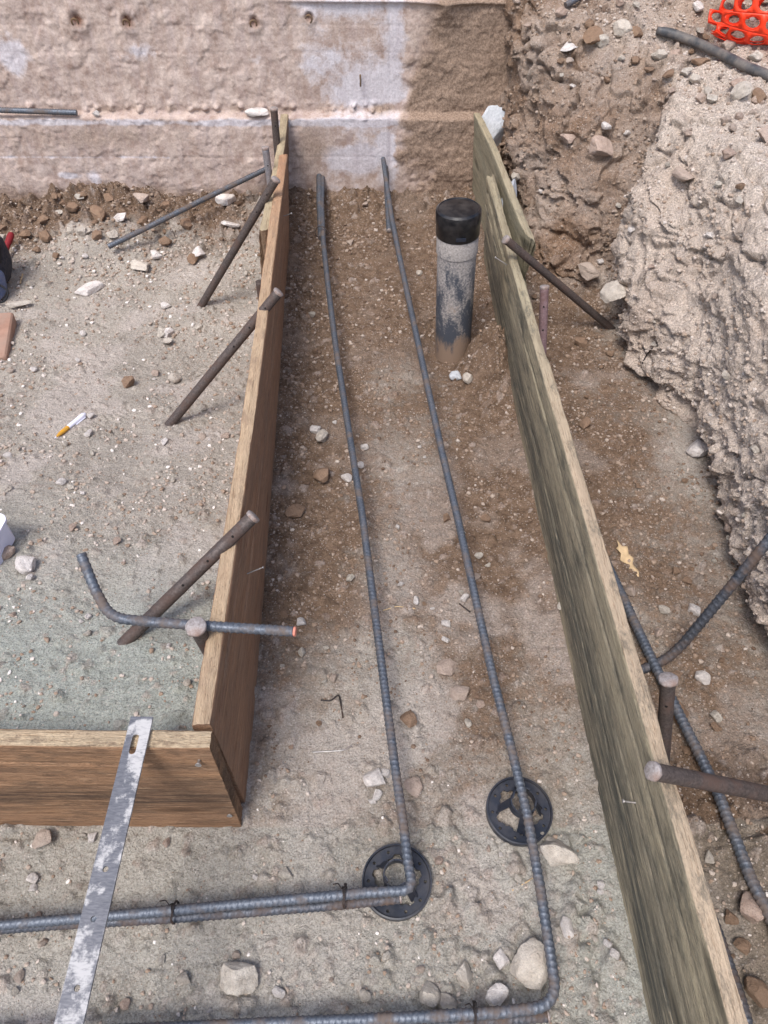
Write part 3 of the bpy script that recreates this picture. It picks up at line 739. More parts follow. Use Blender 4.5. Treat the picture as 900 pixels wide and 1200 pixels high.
# ------------------------------------------------------------------ form boards
def board(name, A, Bp, h, th, out, lean, mat, label, rag0=.004, rag1=.004, top_wear=.004, seed=0, crack=None, nx=None, group='timber form boards', dip=None):
    """A,Bp: inner bottom corner near / far. out: +1 when the thickness grows to local +y. lean: (near, far) local y shift of the top"""
    A, Bp = Vector(A), Vector(Bp); d = Bp - A; L = d.length
    ang = math.atan2(d.y, d.x); nx = nx or int(L / .0045)
    nz, ny = 56, 10
    prof = []      # closed loop (y,z) : inner face up, top, outer face down, bottom
    for i in range(nz): prof.append((0, i / nz * h, 0))
    for i in range(ny): prof.append((i / ny * th, h, 1))
    for i in range(nz // 2): prof.append((th, h - i / (nz // 2) * h, 2))
    for i in range(ny): prof.append((th - i / ny * th, 0, 3))
    P0 = np.array([(p[0], p[1]) for p in prof]); n = len(P0); side = np.array([p[2] for p in prof])
    rc = .004      # eased arrises
    cy = np.clip(P0[:, 0], rc, th - rc); cz = np.clip(P0[:, 1], rc, h - rc)
    dd = P0 - np.stack([cy, cz], 1); ln = np.linalg.norm(dd, axis=1, keepdims=True)
    P0 = np.where(ln > rc, np.stack([cy, cz], 1) + dd / np.maximum(ln, 1e-9) * rc, P0)
    xs = np.linspace(0, L, nx); tt = xs / L
    yy = np.repeat(P0[None, :, 0], nx, 0); zz = np.repeat(P0[None, :, 1], nx, 0); xx = np.repeat(xs[:, None], n, 1)
    g = fbm(xx * 5, zz * 110, yy * 110 + seed, 3, 200 + seed); g2 = vnoise(xx * 2.2, zz * 26, yy * 26 + seed, 230 + seed)
    dep = .0013 * g + .0012 * g2
    inner = side == 0; top = side == 1; outer = side == 2
    yy[:, inner] -= dep[:, inner]; yy[:, outer] += dep[:, outer]; zz[:, top] += dep[:, top] * 1.3
    # worn, dented upper arris
    wear = np.clip(fbm(xx * 6, zz * 0, seed, 4, 260 + seed) + .12, 0, 1) * top_wear
    nearedge = np.exp(-((P0[:, 0] - 0) / .010) ** 2) * (P0[:, 1] > h - .012)
    faredge = np.exp(-((P0[:, 0] - th) / .012) ** 2) * (P0[:, 1] > h - .012)
    zz -= wear * nearedge[None] * 1.4 + np.roll(wear, 37, 0) * faredge[None] * 2.2
    if crack:      # splits along the grain: (z, depth, x0, x1)
        for (cz_, dp, x0, x1, w) in crack:
            cc = np.exp(-((zz - cz_ - .006 * vnoise(xx * 7, 0, seed, 3)) / w) ** 2) * sstep(x0, x0 + .05, xx) * sstep(x1, x1 - .05, xx)
            yy[:, inner] += (dp * cc)[:, inner]
    # ragged ends
    r0 = np.abs(fbm(yy * 70, zz * 70, seed, 3, 280 + seed)) * rag0; r1 = np.abs(fbm(yy * 60, zz * 60, seed, 3, 290 + seed)) * rag1
    xx = xx + r0 * np.clip(1 - xx / .12, 0, 1) - r1 * np.clip(1 - (L - xx) / .12, 0, 1)
    if dip: zz -= (dip(xx, L) * (zz / h))
    ln_ = (lean[0] * (1 - tt) + lean[1] * tt)[:, None] * (zz / h)
    yy = yy + ln_ + (.004 * np.sin(tt * 5 + seed))[:, None]
    if out < 0: yy = -yy
    V = np.stack([xx, yy, zz], -1).reshape(-1, 3); F = grid_faces(nx, n, True)
    me = mesh_np(name, V, F, [mat], True)
    bm = bmesh.new(); bm.from_mesh(me); bm.verts.ensure_lookup_table()
    for off in (0, (nx - 1) * n):
        bm.verts.ensure_lookup_table(); lp = [bm.verts[off + i] for i in range(n)]
        m = sum((q.co for q in lp), Vector()) / n; c = bm.verts.new(m)
        for i in range(n): bm.faces.new((lp[i], lp[(i + 1) % n], c)).smooth = False
    bmesh.ops.recalc_face_normals(bm, faces=bm.faces)
    bm.to_mesh(me); bm.free(); sharp(me, 55)
    o = link(name, me, label=label, cat='form board', group=group)
    o.location = A; o.rotation_euler = (0, 0, ang)
    return o
def nail_in(parent, p, d, ln=.03, r=.0014, bend=0.0):
    p, d = Vector(p), Vector(d).normalized()
    q = d.orthogonal().normalized() * bend
    pts = [p - d * .01, p + d * ln * .5 + q * .3, p + d * ln + q]
    bmn = tube_mesh('nail', pts, r, M['nail'], ds=.003, seg=8, rfun=lambda t, th: (1 + 1.2 * (t > .93))[:, None] * np.ones((1, len(th))))
    o = link('nail', bmn)
    o.parent = parent; o.matrix_parent_inverse = parent.matrix_basis.inverted()
    return o

TH = .027; BH = .287
lb = board('form_board', (xl_in(.462), .462, -.006), (xl_in(2.30), 2.30, -.034), .320, TH, +1, (.006, -.026), M['wood_left'],
           'long brown form board along the left edge of the trench', rag1=.03, top_wear=.009, seed=3,
           crack=[(.275, .010, 0, .35, .004), (.19, .004, .1, 1.1, .003), (.24, .004, .3, 1.6, .003)])
fb = board('form_board', (-2.3, .424, -.006), (-.2405, .424, -.006), .320, TH, +1, (0.004, 0.004), M['wood_front'],
           'brown form board across the lower left corner under the steel strap', top_wear=.005, seed=5, crack=[(.262, .006, .9, 2.0, .003)], nx=420)
def dip_fl(x, L): return 0 * x
flb = board('form_board', (xl_in(1.86) - TH - .004, 1.86, -.02), (xl_in(2.62) - TH + .006, 2.63, -.02), BH + .035, TH, +1, (-.024, -.030), M['wood_far_left'],
            'short weathered form board lapped behind the far end of the left board, beside the wall', rag0=.02, top_wear=.008, seed=8)
rb = board('form_board', (xr_in(-.35), -.35, -.012), (xr_in(2.22) - .004, 2.22, -.005), BH + .012, .025, -1, (.020, -.022), M['wood_right'],
           'long grey green weathered form board along the right edge of the trench', rag1=.12, top_wear=.008, seed=13,
           crack=[(.245, .006, .2, 2.2, .003), (.262, .010, 2.1, 2.62, .006), (.13, .004, .4, 1.7, .0025), (.18, .004, .0, 1.2, .003), (.215, .009, 2.25, 2.62, .004)])
frb = board('form_board', (xr_in(1.80) + TH + .006, 1.80, -.01), (xr_in(2.64) - .006, 2.645, -.01), BH + .025, .024, -1, (.004, -.020), M['wood_pale'],
            'pale form board lapped behind the far end of the right board, reaching the wall', rag0=.22, top_wear=.006, seed=17)
# nails standing in the timber
p = Pz(285, 684, .17); nail_in(lb, Vector((xl_in(p.y) , p.y, .2)), (1, .3, .25), .035, .0013)
nail_in(lb, Vector((xl_in(2.05), 2.05, .24)), (1, -.1, .2), .04, .0014, .006)
nail_in(fb, Vector((-.262, .425, .275)), (0, -1, .1), .008, .0022)
nail_in(fb, Vector((-.252, .425, .06)), (0, -1, .1), .005, .0022)
p = Pz(594, 292, .29); nail_in(rb, Vector((xr_in(1.78) - .02, 1.78, .25)), (-1, .3, .5), .035, .0013)
nail_in(rb, Vector((xr_in(.40), .40, .18)), (-1, .1, .1), .012, .0015)

# ------------------------------------------------------------------ reinforcing bars
def path(pts, z0, z1):
    n = len(pts); return [Pz(u, v, z0 + (z1 - z0) * i / (n - 1)) for i, (u, v) in enumerate(pts)]
GRP = None
zc = .072
A_l = [Py(378, 208, 2.635)] + path([(377, 240), (379, 285), (385, 340), (394, 410), (408, 500), (424, 600), (437, 700), (450, 800), (463, 900), (472, 960), (478, 1010)], .085, zc)
A_l += path([(484, 1043), (432, 1046), (330, 1055), (200, 1067), (60, 1079), (-70, 1090), (-400, 1118)], zc, .05)
bar1 = rebar(A_l, .0074, 'left long rebar in the trench, bent into an L over the nearer black plastic chair', smooth_it=6, rad=.055,
             end=None, ties=[(Pz(404, 1050, .062), (-1, 0, 0), .017), (Pz(205, 1069, .055), (-1, 0, 0), .016)])
L_l = path([(468, 1053), (400, 1060), (300, 1068), (200, 1076), (60, 1084), (-70, 1094), (-400, 1124)], .052, .040)
rebar(L_l, .0072, 'straight rebar lapped under the bent leg of the left long rebar', mat='rebar_dark', smooth_it=4, end=[(0, 'stake_head')])
B_r = [Py(449, 186, 2.64)] + path([(454, 222), (459, 255), (468, 300), (483, 370), (500, 448), (518, 530), (537, 610), (557, 700), (577, 790), (600, 880), (618, 955), (633, 1040), (643, 1105)], .12, .07)
B_r += path([(654, 1178), (590, 1186), (470, 1193), (300, 1200), (100, 1209), (-300, 1226)], .066, .045)
rebar(B_r, .0074, 'right long rebar in the trench, running over the farther black plastic chair', smooth_it=6, rad=.065,
      ties=[(Pz(556, 1189, .058), (-1, 0, 0), .016)])
rebar(path([(641, 1191), (560, 1198), (400, 1208), (100, 1224)], .045, .035), .0072, 'straight rebar lapped under the bent leg at the bottom edge of the picture', mat='rebar_dark', end=[(0, 'stake_head')])
rebar([Py(374, 206, 2.64)] + path([(374, 232), (376, 279)], .09, .075), .0088, 'short left rebar dowel sticking out of the wall at trench bottom',
      ties=[(Pz(376, 272, .085), (0, 1, 0), .019)])
rebar([Py(452, 196, 2.64)] + path([(454, 235), (456, 270)], .10, .07), .0084, 'short right rebar dowel sticking out of the wall at trench bottom', end=[(1, 'stake_head')])
rebar(path([(127, 289), (180, 263), (250, 228), (312, 198)], .03, .12), .0085, 'straight rebar leaning from the dirt mound up to the left boards', seg=10)
pl = [Py(-260, 121, WALL_Y - .02), Py(-60, 127, WALL_Y - .02), Py(90, 132, WALL_Y - .020)]
rebar(pl, .0085, 'rebar lying on the ledge of the concrete wall', seg=10)
bz = .305
P_b = [Pz(95, 650, .37), Pz(111, 690, .345), Pz(129, 724, .334), Pz(180, 729, .328), Pz(250, 734, .328), Pz(344, 740, .332)]
rebar(P_b, .0076, 'bent rebar laid across the left board with a pink cut end', rad=.045, smooth_it=4, end=[(1, 'paint_pink')], pitch=.0095)
rebar(path([(690, 615), (703, 643), (730, 700), (765, 775), (800, 845), (840, 925), (880, 1030), (925, 1120), (990, 1240)], .04, .06), .0088,
      'long rebar lying in the side strip on the outer side of the right board', smooth_it=5)
rebar([Pz(945, 578, .40), Pz(900, 634, .33), Pz(850, 695, .21), Pz(800, 755, .085), Pz(782, 772, .05), Pz(760, 782, .035), Pz(735, 790, .03)], .0088,
      'bent rebar leaning against the earth bank with its foot under another bar', mat='rebar_dark', smooth_it=4, rad=.04, pitch=.012)
h1 = hit(662, 12).__getitem__(0); h2 = hit(694, -4)[0]
rebar([h1 + Vector((0, 0, .012)), h2 + Vector((0, 0, .02)), h2 + (h2 - h1) * 1.4 + Vector((0, 0, .02))], .0085, 'short blue rebar on top of the earth bank by the wall', seg=10)
rebar([Pz(812, 1022, .015), Pz(840, 1090, .015), Pz(868, 1170, .012), Pz(895, 1260, .01)], .008, 'rebar lying tight against the outer side of the right board at the bottom corner', mat='rebar_dark')

# ------------------------------------------------------------------ stakes
def onground(p): return Vector((p[0], p[1], gz(p[0], p[1])))
def foot(u, v):
    return hit(u, v)[0]
stake(Pz(296, 606, .35), foot(150, 749), 'rusty steel stake leaning across the left board above the bent rebar', r=.0115, holes=3)
stake(Pz(326, 343, .345), foot(200, 496), 'rusty steel stake leaning on the middle of the left board', r=.0118, holes=3)
stake(Pz(323, 211, .36), foot(236, 358), 'rusty steel stake leaning on the lapped boards near the wall', r=.0118, holes=2)
t = Pz(321, 128, .40); stake(t, (t.x - .01, t.y + .01, 0), 'dark upright steel stake farthest back on the left, against the wall', holes=1)
t = Pz(311, 174, .36); stake(t, (t.x + .012, t.y - .02, -.02), 'grey upright steel stake with nail holes behind the lapped left boards', mat='stake_grey', r=.0105, holes=4)
t = Pz(304, 330, .22); stake(t, (t.x - .002, t.y + .0, 0), 'short dark upright steel stake behind the left board beside the middle leaning stake', head=False, r=.0105)
t = Pz(230, 735, .345); stake(t, (t.x + .004, t.y + .035, .1), 'upright steel stake with a hammered flat head, touching the bent rebar', r=.0118, hs=1.38)
ft_ = hit(715, 384)[0]
stake(Pz(593, 281, .345), ft_, 'dark steel stake leaning from the right board down to the earth bank', holes=0, r=.0105)
t = Pz(638, 337, .28); stake(t, (t.x + .02, t.y - .065, .05), 'purplish upright steel stake with nail holes outside the right board', mat='stake_purple', r=.0108, holes=2)
t = Pz(783, 797, .27); stake(t, (t.x + .04, t.y - .09, .0), 'short rusty upright steel stake outside the right board with a flared head', hs=1.3, r=.0115, holes=1)
stake(Pz(766, 904, .335), Pz(1010, 952, .08), 'rusty steel stake reaching over the right board from the right edge of the picture', r=.0118)

# ------------------------------------------------------------------ polygon plates with holes
def plate(name, outer, holes, thick, mat):
    bm = bmesh.new(); edges = []
    for loop in [outer] + holes:
        vs = [bm.verts.new((x_, y_, 0)) for x_, y_ in loop]
        edges += [bm.edges.new((vs[i], vs[(i + 1) % len(vs)])) for i in range(len(vs))]
    bmesh.ops.triangle_fill(bm, use_beauty=True, use_dissolve=False, edges=edges)
    r = bmesh.ops.extrude_face_region(bm, geom=list(bm.faces))
    bmesh.ops.translate(bm, verts=[g for g in r['geom'] if isinstance(g, bmesh.types.BMVert)], vec=(0, 0, thick))
    bmesh.ops.recalc_face_normals(bm, faces=bm.faces)
    return sharp(from_bm(name, bm, mat), 30)
def circ(cx, cy, r, n=14, ry=None): return [(cx + r * math.cos(i / n * 2 * PI), cy + (ry or r) * math.sin(i / n * 2 * PI)) for i in range(n)]
def slot(cx, cy, w, h, n=8):
    o = []
    for s in (1, -1):
        for i in range(n + 1):
            a = (0 if s > 0 else PI) + i / n * PI
            o.append((cx + w * math.cos(a), cy + s * (h - w) + w * math.sin(a)))
    return o
# steel strap from the front board towards the viewer
a, b = Pz(167, 841, .3185), Pz(78, 1215, .314)
b = a + (b - a) * 1.32
Ls = (b - a).length; W = .0157
outer = [(-W, 0), (W, 0), (W * 1.02, -Ls), (-W * 1.02, -Ls)]
hol = [slot(-.002, -.040, .0046, .0145)] + [circ(.0, -k, .0036, 12) for k in (.20, .255, .325, .385, .46, .56)]
st = link('steel_strap', plate('steel_strap', outer, hol, .0035, M['galv']), label='flat grey steel strap with a slot and worn white paint, lying on the front board', cat='strap')
yd = (a - b).normalized(); xd = yd.cross(Vector((0, 0, 1))).normalized(); zd = xd.cross(yd)
st.matrix_world = Matrix.Translation(a) @ Matrix((xd, yd, zd)).transposed().to_4x4()

# black plastic rebar chairs
def lathe(name, prof, seg, mat, close=False, ang=35):
    V = []; n = len(prof)
    for r_, z_ in prof:
        for i in range(seg): V.append((r_ * math.cos(i / seg * 2 * PI), r_ * math.sin(i / seg * 2 * PI), z_))
    F = grid_faces(n, seg, True).tolist()
    if close: F += [[(n - 1) * seg + i, (n - 1) * seg + (i + 1) % seg, (i + 1) % seg, i] for i in range(seg)]
    me = mesh_np(name, V, np.array(F), [mat], True)
    bm = bmesh.new(); bm.from_mesh(me); bm.verts.ensure_lookup_table()
    if not close:
        if prof[-1][0] > 1e-4: bm.faces.new([bm.verts[(n - 1) * seg + i] for i in range(seg)])
        if prof[0][0] > 1e-4: bm.faces.new([bm.verts[i] for i in range(seg)][::-1])
    bmesh.ops.remove_doubles(bm, verts=bm.verts, dist=1e-6)
    bmesh.ops.recalc_face_normals(bm, faces=bm.faces); bm.to_mesh(me); bm.free()
    return sharp(me, ang)
def bar_bm(bm, p, q, w, h):
    p, q = Vector(p), Vector(q); d = (q - p).normalized(); s = d.cross(Vector((0, 0, 1)));
    s = (s.normalized() if s.length > .01 else Vector((1, 0, 0))) * w / 2; u_ = s.cross(d).normalized() * h / 2
    vs = [bm.verts.new(c + i * s + j * u_) for c in (p, q) for i, j in ((-1, -1), (1, -1), (1, 1), (-1, 1))]
    for f in ((0, 1, 2, 3), (7, 6, 5, 4), (0, 4, 5, 1), (1, 5, 6, 2), (2, 6, 7, 3), (3, 7, 4, 0)): bm.faces.new([vs[i] for i in f])
def rebar_chair(loc, rot, label):
    R = .056
    root = bpy.data.objects.new('rebar_chair', None); COL.objects.link(root); root.location = loc; root.rotation_euler = (.03, -.02, rot)
    root['label'] = label; root['category'] = 'rebar chair'; root['group'] = 'black plastic rebar chairs'
    inner = []
    for i in range(120):
        th = i / 120 * 2 * PI
        k = .0355 + .0055 * (np.clip(math.cos(5 * th) * 3 - 1.6, 0, 1)) - .0035 * np.clip(math.cos(5 * th + PI) * 4 - 2.4, 0, 1)
        inner.append((k * math.cos(th), k * math.sin(th)))
    outer = circ(0, 0, R - .003, 72)
    hs = [circ(.0455 * math.cos((i + .5) / 10 * 2 * PI), .0455 * math.sin((i + .5) / 10 * 2 * PI), .0026, 10) for i in range(10)]
    link('base_ring', plate('base_ring', outer, [inner] + hs, .005, M['plastic_black']), root)
    link('rim', lathe('rim', [(R - .0035, -.004), (R, -.004), (R, .010), (R - .0025, .0105), (R - .0035, .0055)], 72, M['plastic_black'], True), root)
    # raised cage: two rings on four legs, a saddle on top
    link('collar', lathe('collar', [(.0200, .034), (.0222, .034), (.0215, .054), (.0193, .054)], 40, M['plastic_black'], True), root)
    for k in range(4):
        a_ = k * PI / 2 + .5; bm = bmesh.new()
        bar_bm(bm, (.0365 * math.cos(a_), .0365 * math.sin(a_), .001), (.0208 * math.cos(a_), .0208 * math.sin(a_), .046), .011, .0028)
        bar_bm(bm, (.040 * math.cos(a_ + .16), .040 * math.sin(a_ + .16), .002), (.0208 * math.cos(a_ + .2), .0208 * math.sin(a_ + .2), .040), .003, .003)
        link('leg', from_bm('leg', bm, M['plastic_black'], False), root)
    for k in range(4):
        a_ = k * PI / 2 + .2; bm = bmesh.new()
        bar_bm(bm, (.0200 * math.cos(a_), .0200 * math.sin(a_), .048), (.0185 * math.cos(a_), .0185 * math.sin(a_), .0635), .009, .0024)
        link('prong', from_bm('prong', bm, M['plastic_black'], False), root)
    return root
p1 = Pz(465, 1035, .004); rebar_chair((p1.x, p1.y, gz(p1.x, p1.y) + .008), .3, 'black plastic rebar chair under the bend of the left long rebar')
p2 = Pz(607, 953, .004); rebar_chair((p2.x, p2.y, gz(p2.x, p2.y) + .008), 1.0, 'black plastic rebar chair under the right long rebar beside a big stone')

# drain pipe with cap
root = bpy.data.objects.new('drain_pipe', None); COL.objects.link(root)
root['label'] = 'upright dirty drain pipe with a black cap beside the right board'; root['category'] = 'pipe'
pb = Vector((.200, 1.765, -.06)); root.location = pb; root.rotation_euler = (.02, -.035, 0)
hp = .475
link('pipe_body', lathe('pipe_body', [(.0505, 0), (.0505, hp - .09), (.050, hp - .06)], 56, M['pipe_dirty']), root)
link('coupling', lathe('coupling', [(.0512, hp - .115), (.0533, hp - .113), (.0533, hp - .058), (.0515, hp - .055)], 56, M['pipe_dirty']), root)
link('cap', lathe('cap', [(.0540, hp - .066), (.0553, hp - .064), (.0553, hp - .034), (.0568, hp - .031), (.0568, hp - .007), (.0555, hp - .001), (.050, hp + .003), (.049, hp + .001), (.032, hp + .003), (.012, hp + .004), (.0, hp + .004)], 64, M['cap_black']), root)
bm = bmesh.new(); bar_bm(bm, (-.008, -.0562, hp - .052), (.016, -.0562, hp - .052), .003, .008)
link('cap_mark', from_bm('cap_mark', bm, M['plastic_black'], False), root)

# black hose on the bank
hp_ = [(768, 42), (785, 47), (810, 57), (840, 71), (870, 85), (905, 98), (960, 120)]
pts = []
for u, v in hp_:
    k = hit(u, v); pts.append(k[0] + Vector((0, 0, .010)))
hz = np.linspace(pts[0].z, pts[-1].z, len(pts))
for p, zq in zip(pts, hz): p.z = .5 * p.z + .5 * zq + .004
link('black_hose', tube_mesh('black_hose', pts, .0125, M['hose'], ds=.008, seg=16, smooth_it=6, rfun=lambda t, th: (.75 + .25 * sstep(0, .05, t))[:, None] * np.ones((1, 16))),
     label='black plastic pipe lying across the top of the earth bank', cat='pipe')

# orange safety fence roll
def orange_roll():
    bm = bmesh.new(); nu, nv = 26, 9; cw = .052
    def S(a, v):                   # spiral sheet, ends pulled in
        R = .098 - .0065 * a / (2 * PI) * 1.0; R *= 1 - .30 * math.exp(-v / .05)
        R += .006 * math.sin(3 * a + v * 20)
        return Vector((v + .008 * math.sin(2 * a), R * math.cos(a), R * math.sin(a)))
    da = 2 * PI / 12
    n = 12; cache = {}
    def vert(a, v):
        k = (round(a, 4), round(v, 4))
        if k not in cache: cache[k] = bm.verts.new(S(a, v))
        return cache[k]
    for i in range(nu):
        for j in range(nv):
            a0, v0 = i * da, j * cw + (0.5 * cw if i % 2 else 0)
            ca, cv_ = a0 + da / 2, v0 + cw / 2
            ring, sq = [], []
            for k in range(n):
                th = (k + .5) / n * 2 * PI; c_, s_ = math.cos(th), math.sin(th)
                m = max(abs(c_), abs(s_))
                sq.append((ca + da / 2 * c_ / m, cv_ + cw / 2 * s_ / m)); ring.append((ca + da * .39 * c_, cv_ + cw * .37 * s_))
            A_ = [vert(*q) for q in sq]; R_ = [vert(*q) for q in ring]
            for k in range(n):
                try: bm.faces.new((A_[k], A_[(k + 1) % n], R_[(k + 1) % n], R_[k]))
                except ValueError: pass
    me = from_bm('safety_fence_roll', bm, M['orange'])
    o = link('safety_fence_roll', me, label='rolled orange plastic safety fence with round holes on top of the bank', cat='safety fence')
    m = o.modifiers.new('thick', 'SOLIDIFY'); m.thickness = .0016
    return o
orr = orange_roll(); k = hit(868, 50); orr.location = Vector((k[0].x - .075, k[0].y + .045, k[0].z + .082)); orr.rotation_euler = (0, 0, math.radians(-8))

# ------------------------------------------------------------------ small things on the left dirt
def rbox(name, sx, sy, sz, mat, bev=.006, bend=None):
    bm = bmesh.new(); bmesh.ops.create_cube(bm, size=1)
    bmesh.ops.scale(bm, verts=bm.verts, vec=(sx, sy, sz))
    bmesh.ops.bevel(bm, geom=list(bm.edges), offset=bev, segments=3, affect='EDGES', profile=.6)
    return sharp(from_bm(name, bm, mat), 35)
# marker pen
a, b = hit(67, 515)[0] + Vector((0, 0, .008)), hit(101, 488)[0] + Vector((0, 0, .009))
pen = bpy.data.objects.new('marker_pen', None); COL.objects.link(pen)
pen['label'] = 'white and yellow marker pen lying on the grey dirt'; pen['category'] = 'marker'
orient(pen, a, b - a); Lp = (b - a).length
link('cap', lathe('cap', [(.0015, 0), (.0028, .006), (.0040, .010), (.0054, .020), (.0056, Lp * .40)], 20, M['yellow']), pen)
link('barrel', lathe('barrel', [(.0052, Lp * .40), (.0058, Lp * .42), (.0058, Lp * .78), (.0063, Lp * .79), (.0063, Lp * .93), (.0050, Lp * .97), (.0035, Lp)], 20, M['white_plastic']), pen)
bm = bmesh.new(); bar_bm(bm, (.0075, 0, Lp * .60), (.0075, 0, Lp * .92), .003, .0015); link('clip', from_bm('clip', bm, M['white_plastic'], False), pen)
link('tip', lathe('tip', [(.0008, -.005), (.0018, 0)], 10, M['white_plastic']), pen)
# wooden block
k = hit(2, 400)[0]
wb = link('wooden_block', rbox('wooden_block', .16, .21, .045, M['leather'], .012), label='tan brown wooden block at the left edge of the picture', cat='wood block')
wb.location = (k.x - .045, k.y - .015, k.z + .012); wb.rotation_euler = (.05, .06, math.radians(12))
# tool pouch
k = hit(2, 352)[0]
tp_ = bpy.data.objects.new('tool_pouch', None); COL.objects.link(tp_); tp_.location = (k.x - .068, k.y + .05, k.z)
tp_['label'] = 'dark navy cloth tool pouch at the left edge of the picture'; tp_['category'] = 'tool bag'
def lump(name, sx, sy, sz, mat, seed, amp=.12):
    bm = bmesh.new(); bmesh.ops.create_icosphere(bm, subdivisions=4, radius=1)
    V_ = np.array([v.co[:] for v in bm.verts]); q = np.sign(V_) * np.abs(V_) ** .7
    d = 1 + amp * fbm(q[:, 0] * 1.8, q[:, 1] * 1.8, q[:, 2] * 1.8, 4, seed)
    for v, p_, dd_ in zip(bm.verts, q, d): v.co = Vector((p_[0] * sx * dd_, p_[1] * sy * dd_, p_[2] * sz * dd_))
    return from_bm(name, bm, mat)
o = link('pouch_body', lump('pouch_body', .095, .075, .10, M['navy'], 5), tp_); o.location = (0, .03, .10)
o = link('side_pocket', lump('side_pocket', .085, .05, .06, M['blue_cloth'], 6), tp_); o.location = (.005, -.035, .055)
sp_ = [Vector((.06, .02, .19)), Vector((.10, .00, .20)), Vector((.115, -.02, .17)), Vector((.10, -.03, .12))]
link('strap', tube_mesh('strap', polyround(sp_, .02), .008, M['black_strap'], ds=.006, seg=8), tp_)
sp_ = [Vector((.08, -.05, .06)), Vector((.115, -.07, .045)), Vector((.10, -.085, .02)), Vector((.07, -.08, .01))]
link('loop', tube_mesh('loop', polyround(sp_, .02), .003, M['black_strap'], ds=.004, seg=8), tp_)
# red handle
a, b = hit(6, 312)[0] + Vector((-.01, 0, .012)), hit(20, 290)[0] + Vector((0, 0, .05))
rh = bpy.data.objects.new('hand_tool', None); COL.objects.link(rh)
rh['label'] = 'hand tool with a dark red grip sticking out beside the navy pouch'; rh['category'] = 'hand tool'
orient(rh, a, b - a); Lh = (b - a).length
link('grip', lathe('grip', [(.009, 0), (.0105, .01), (.010, Lh * .5), (.0115, Lh * .9), (.009, Lh), (.004, Lh + .004)], 18, M['red']), rh)
link('shank', lathe('shank', [(.003, -.10), (.0045, -.02), (.0045, .002)], 12, M['nail']), rh)
# white plastic lid standing at the left edge
def rrect(w, h, r, n=8):
    o = []
    for cx, cy, a0 in ((w / 2 - r, h / 2 - r, 0), (-w / 2 + r, h / 2 - r, PI / 2), (-w / 2 + r, -h / 2 + r, PI), (w / 2 - r, -h / 2 + r, 1.5 * PI)):
        o += [(cx + r * math.cos(a0 + i / n * PI / 2), cy + r * math.sin(a0 + i / n * PI / 2)) for i in range(n + 1)]
    return o
k = hit(2, 660)[0]
jug = bpy.data.objects.new('plastic_container', None); COL.objects.link(jug)
jug['label'] = 'white plastic container with a rounded corner at the left edge of the picture'; jug['category'] = 'container'
me = plate('body', rrect(.22, .095, .018), [], .05, M['white_plastic']); o = link('body', me, jug)
o2 = link('lid', plate('lid', rrect(.227, .102, .02), [], .007, M['white_plastic']), jug); o2.location = (0, 0, .051)
jug.location = (k.x - .107, k.y + .035, k.z - .002); jug.rotation_euler = (0, 0, math.radians(-5))
# dry leaf
def leaf():
    pts = [(0, -.06), (.012, -.045), (.010, -.02), (.022, -.008), (.012, .004), (.020, .022), (.006, .03), (.004, .052), (-.004, .034), (-.018, .028), (-.012, .012), (-.026, -.002), (-.012, -.012), (-.012, -.034), (-.006, -.046)]
    bm = bmesh.new(); vs = [bm.verts.new((a_, b_, 0)) for a_, b_ in pts]
    es = [bm.edges.new((vs[i], vs[(i + 1) % len(vs)])) for i in range(len(vs))]
    bmesh.ops.triangle_fill(bm, use_beauty=True, use_dissolve=False, edges=es)
    bmesh.ops.subdivide_edges(bm, edges=list(bm.edges), cuts=2, use_grid_fill=True)
    for v in bm.verts: v.co.z = 7 * v.co.x ** 2 * (1 + v.co.y * 8) + .004 * math.sin(v.co.y * 90) + .1 * abs(v.co.y) ** 1.5
    r = bmesh.ops.solidify(bm, geom=list(bm.faces), thickness=.0006)
    return from_bm('dry_leaf', bm, M['leaf'])
k = hit(733, 655)
lfo = link('dry_leaf', leaf(), label='curled dry tan leaf on the brown soil outside the right board', cat='leaf')
lfo.location = k[0] + Vector((0, 0, .006)); lfo.rotation_euler = (.2, -.2, math.radians(18)); lfo.scale = (.62, .9, .9)
# loose wire and nails on the trench floor
def loose(name, pix, r, mat, label, cat, lift=.002, seg=7):
    pts = [hit(u, v)[0] + Vector((0, 0, lift)) for u, v in pix]
    link(name, tube_mesh(name, pts, r, M[mat], ds=.003, seg=seg, smooth_it=3), label=label, cat=cat)
loose('wire_piece', [(366, 882), (385, 881), (402, 880), (412, 875)], .0014, 'nail', 'short silver wire lying on the trench floor left of the left rebar', 'wire')
loose('wire_piece', [(376, 821), (388, 822), (397, 814), (399, 822), (402, 842)], .0017, 'wire', 'bent dark wire on the trench floor above the silver wire', 'wire')
loose('loose_nail', [(538, 708), (551, 718)], .0018, 'wire', 'dark nail lying beside the right long rebar in mid trench', 'nail')
loose('twig', [(449, 716), (465, 711), (487, 714)], .0012, 'leaf', 'thin pale twig between the two long rebars', 'twig')
loose('twig', [(600, 1044), (622, 1031), (635, 1024)], .0012, 'leaf', 'thin pale twig below the farther rebar chair', 'twig')
loose('wire_piece', [(752, 428), (757, 418), (764, 410)], .002, 'wire', 'short dark wire at the foot of the earth bank', 'wire', .006)
loose('twig', [(24, 333), (27, 322)], .0025, 'leaf', 'short twig on the dirt beside the red grip', 'twig', .003)
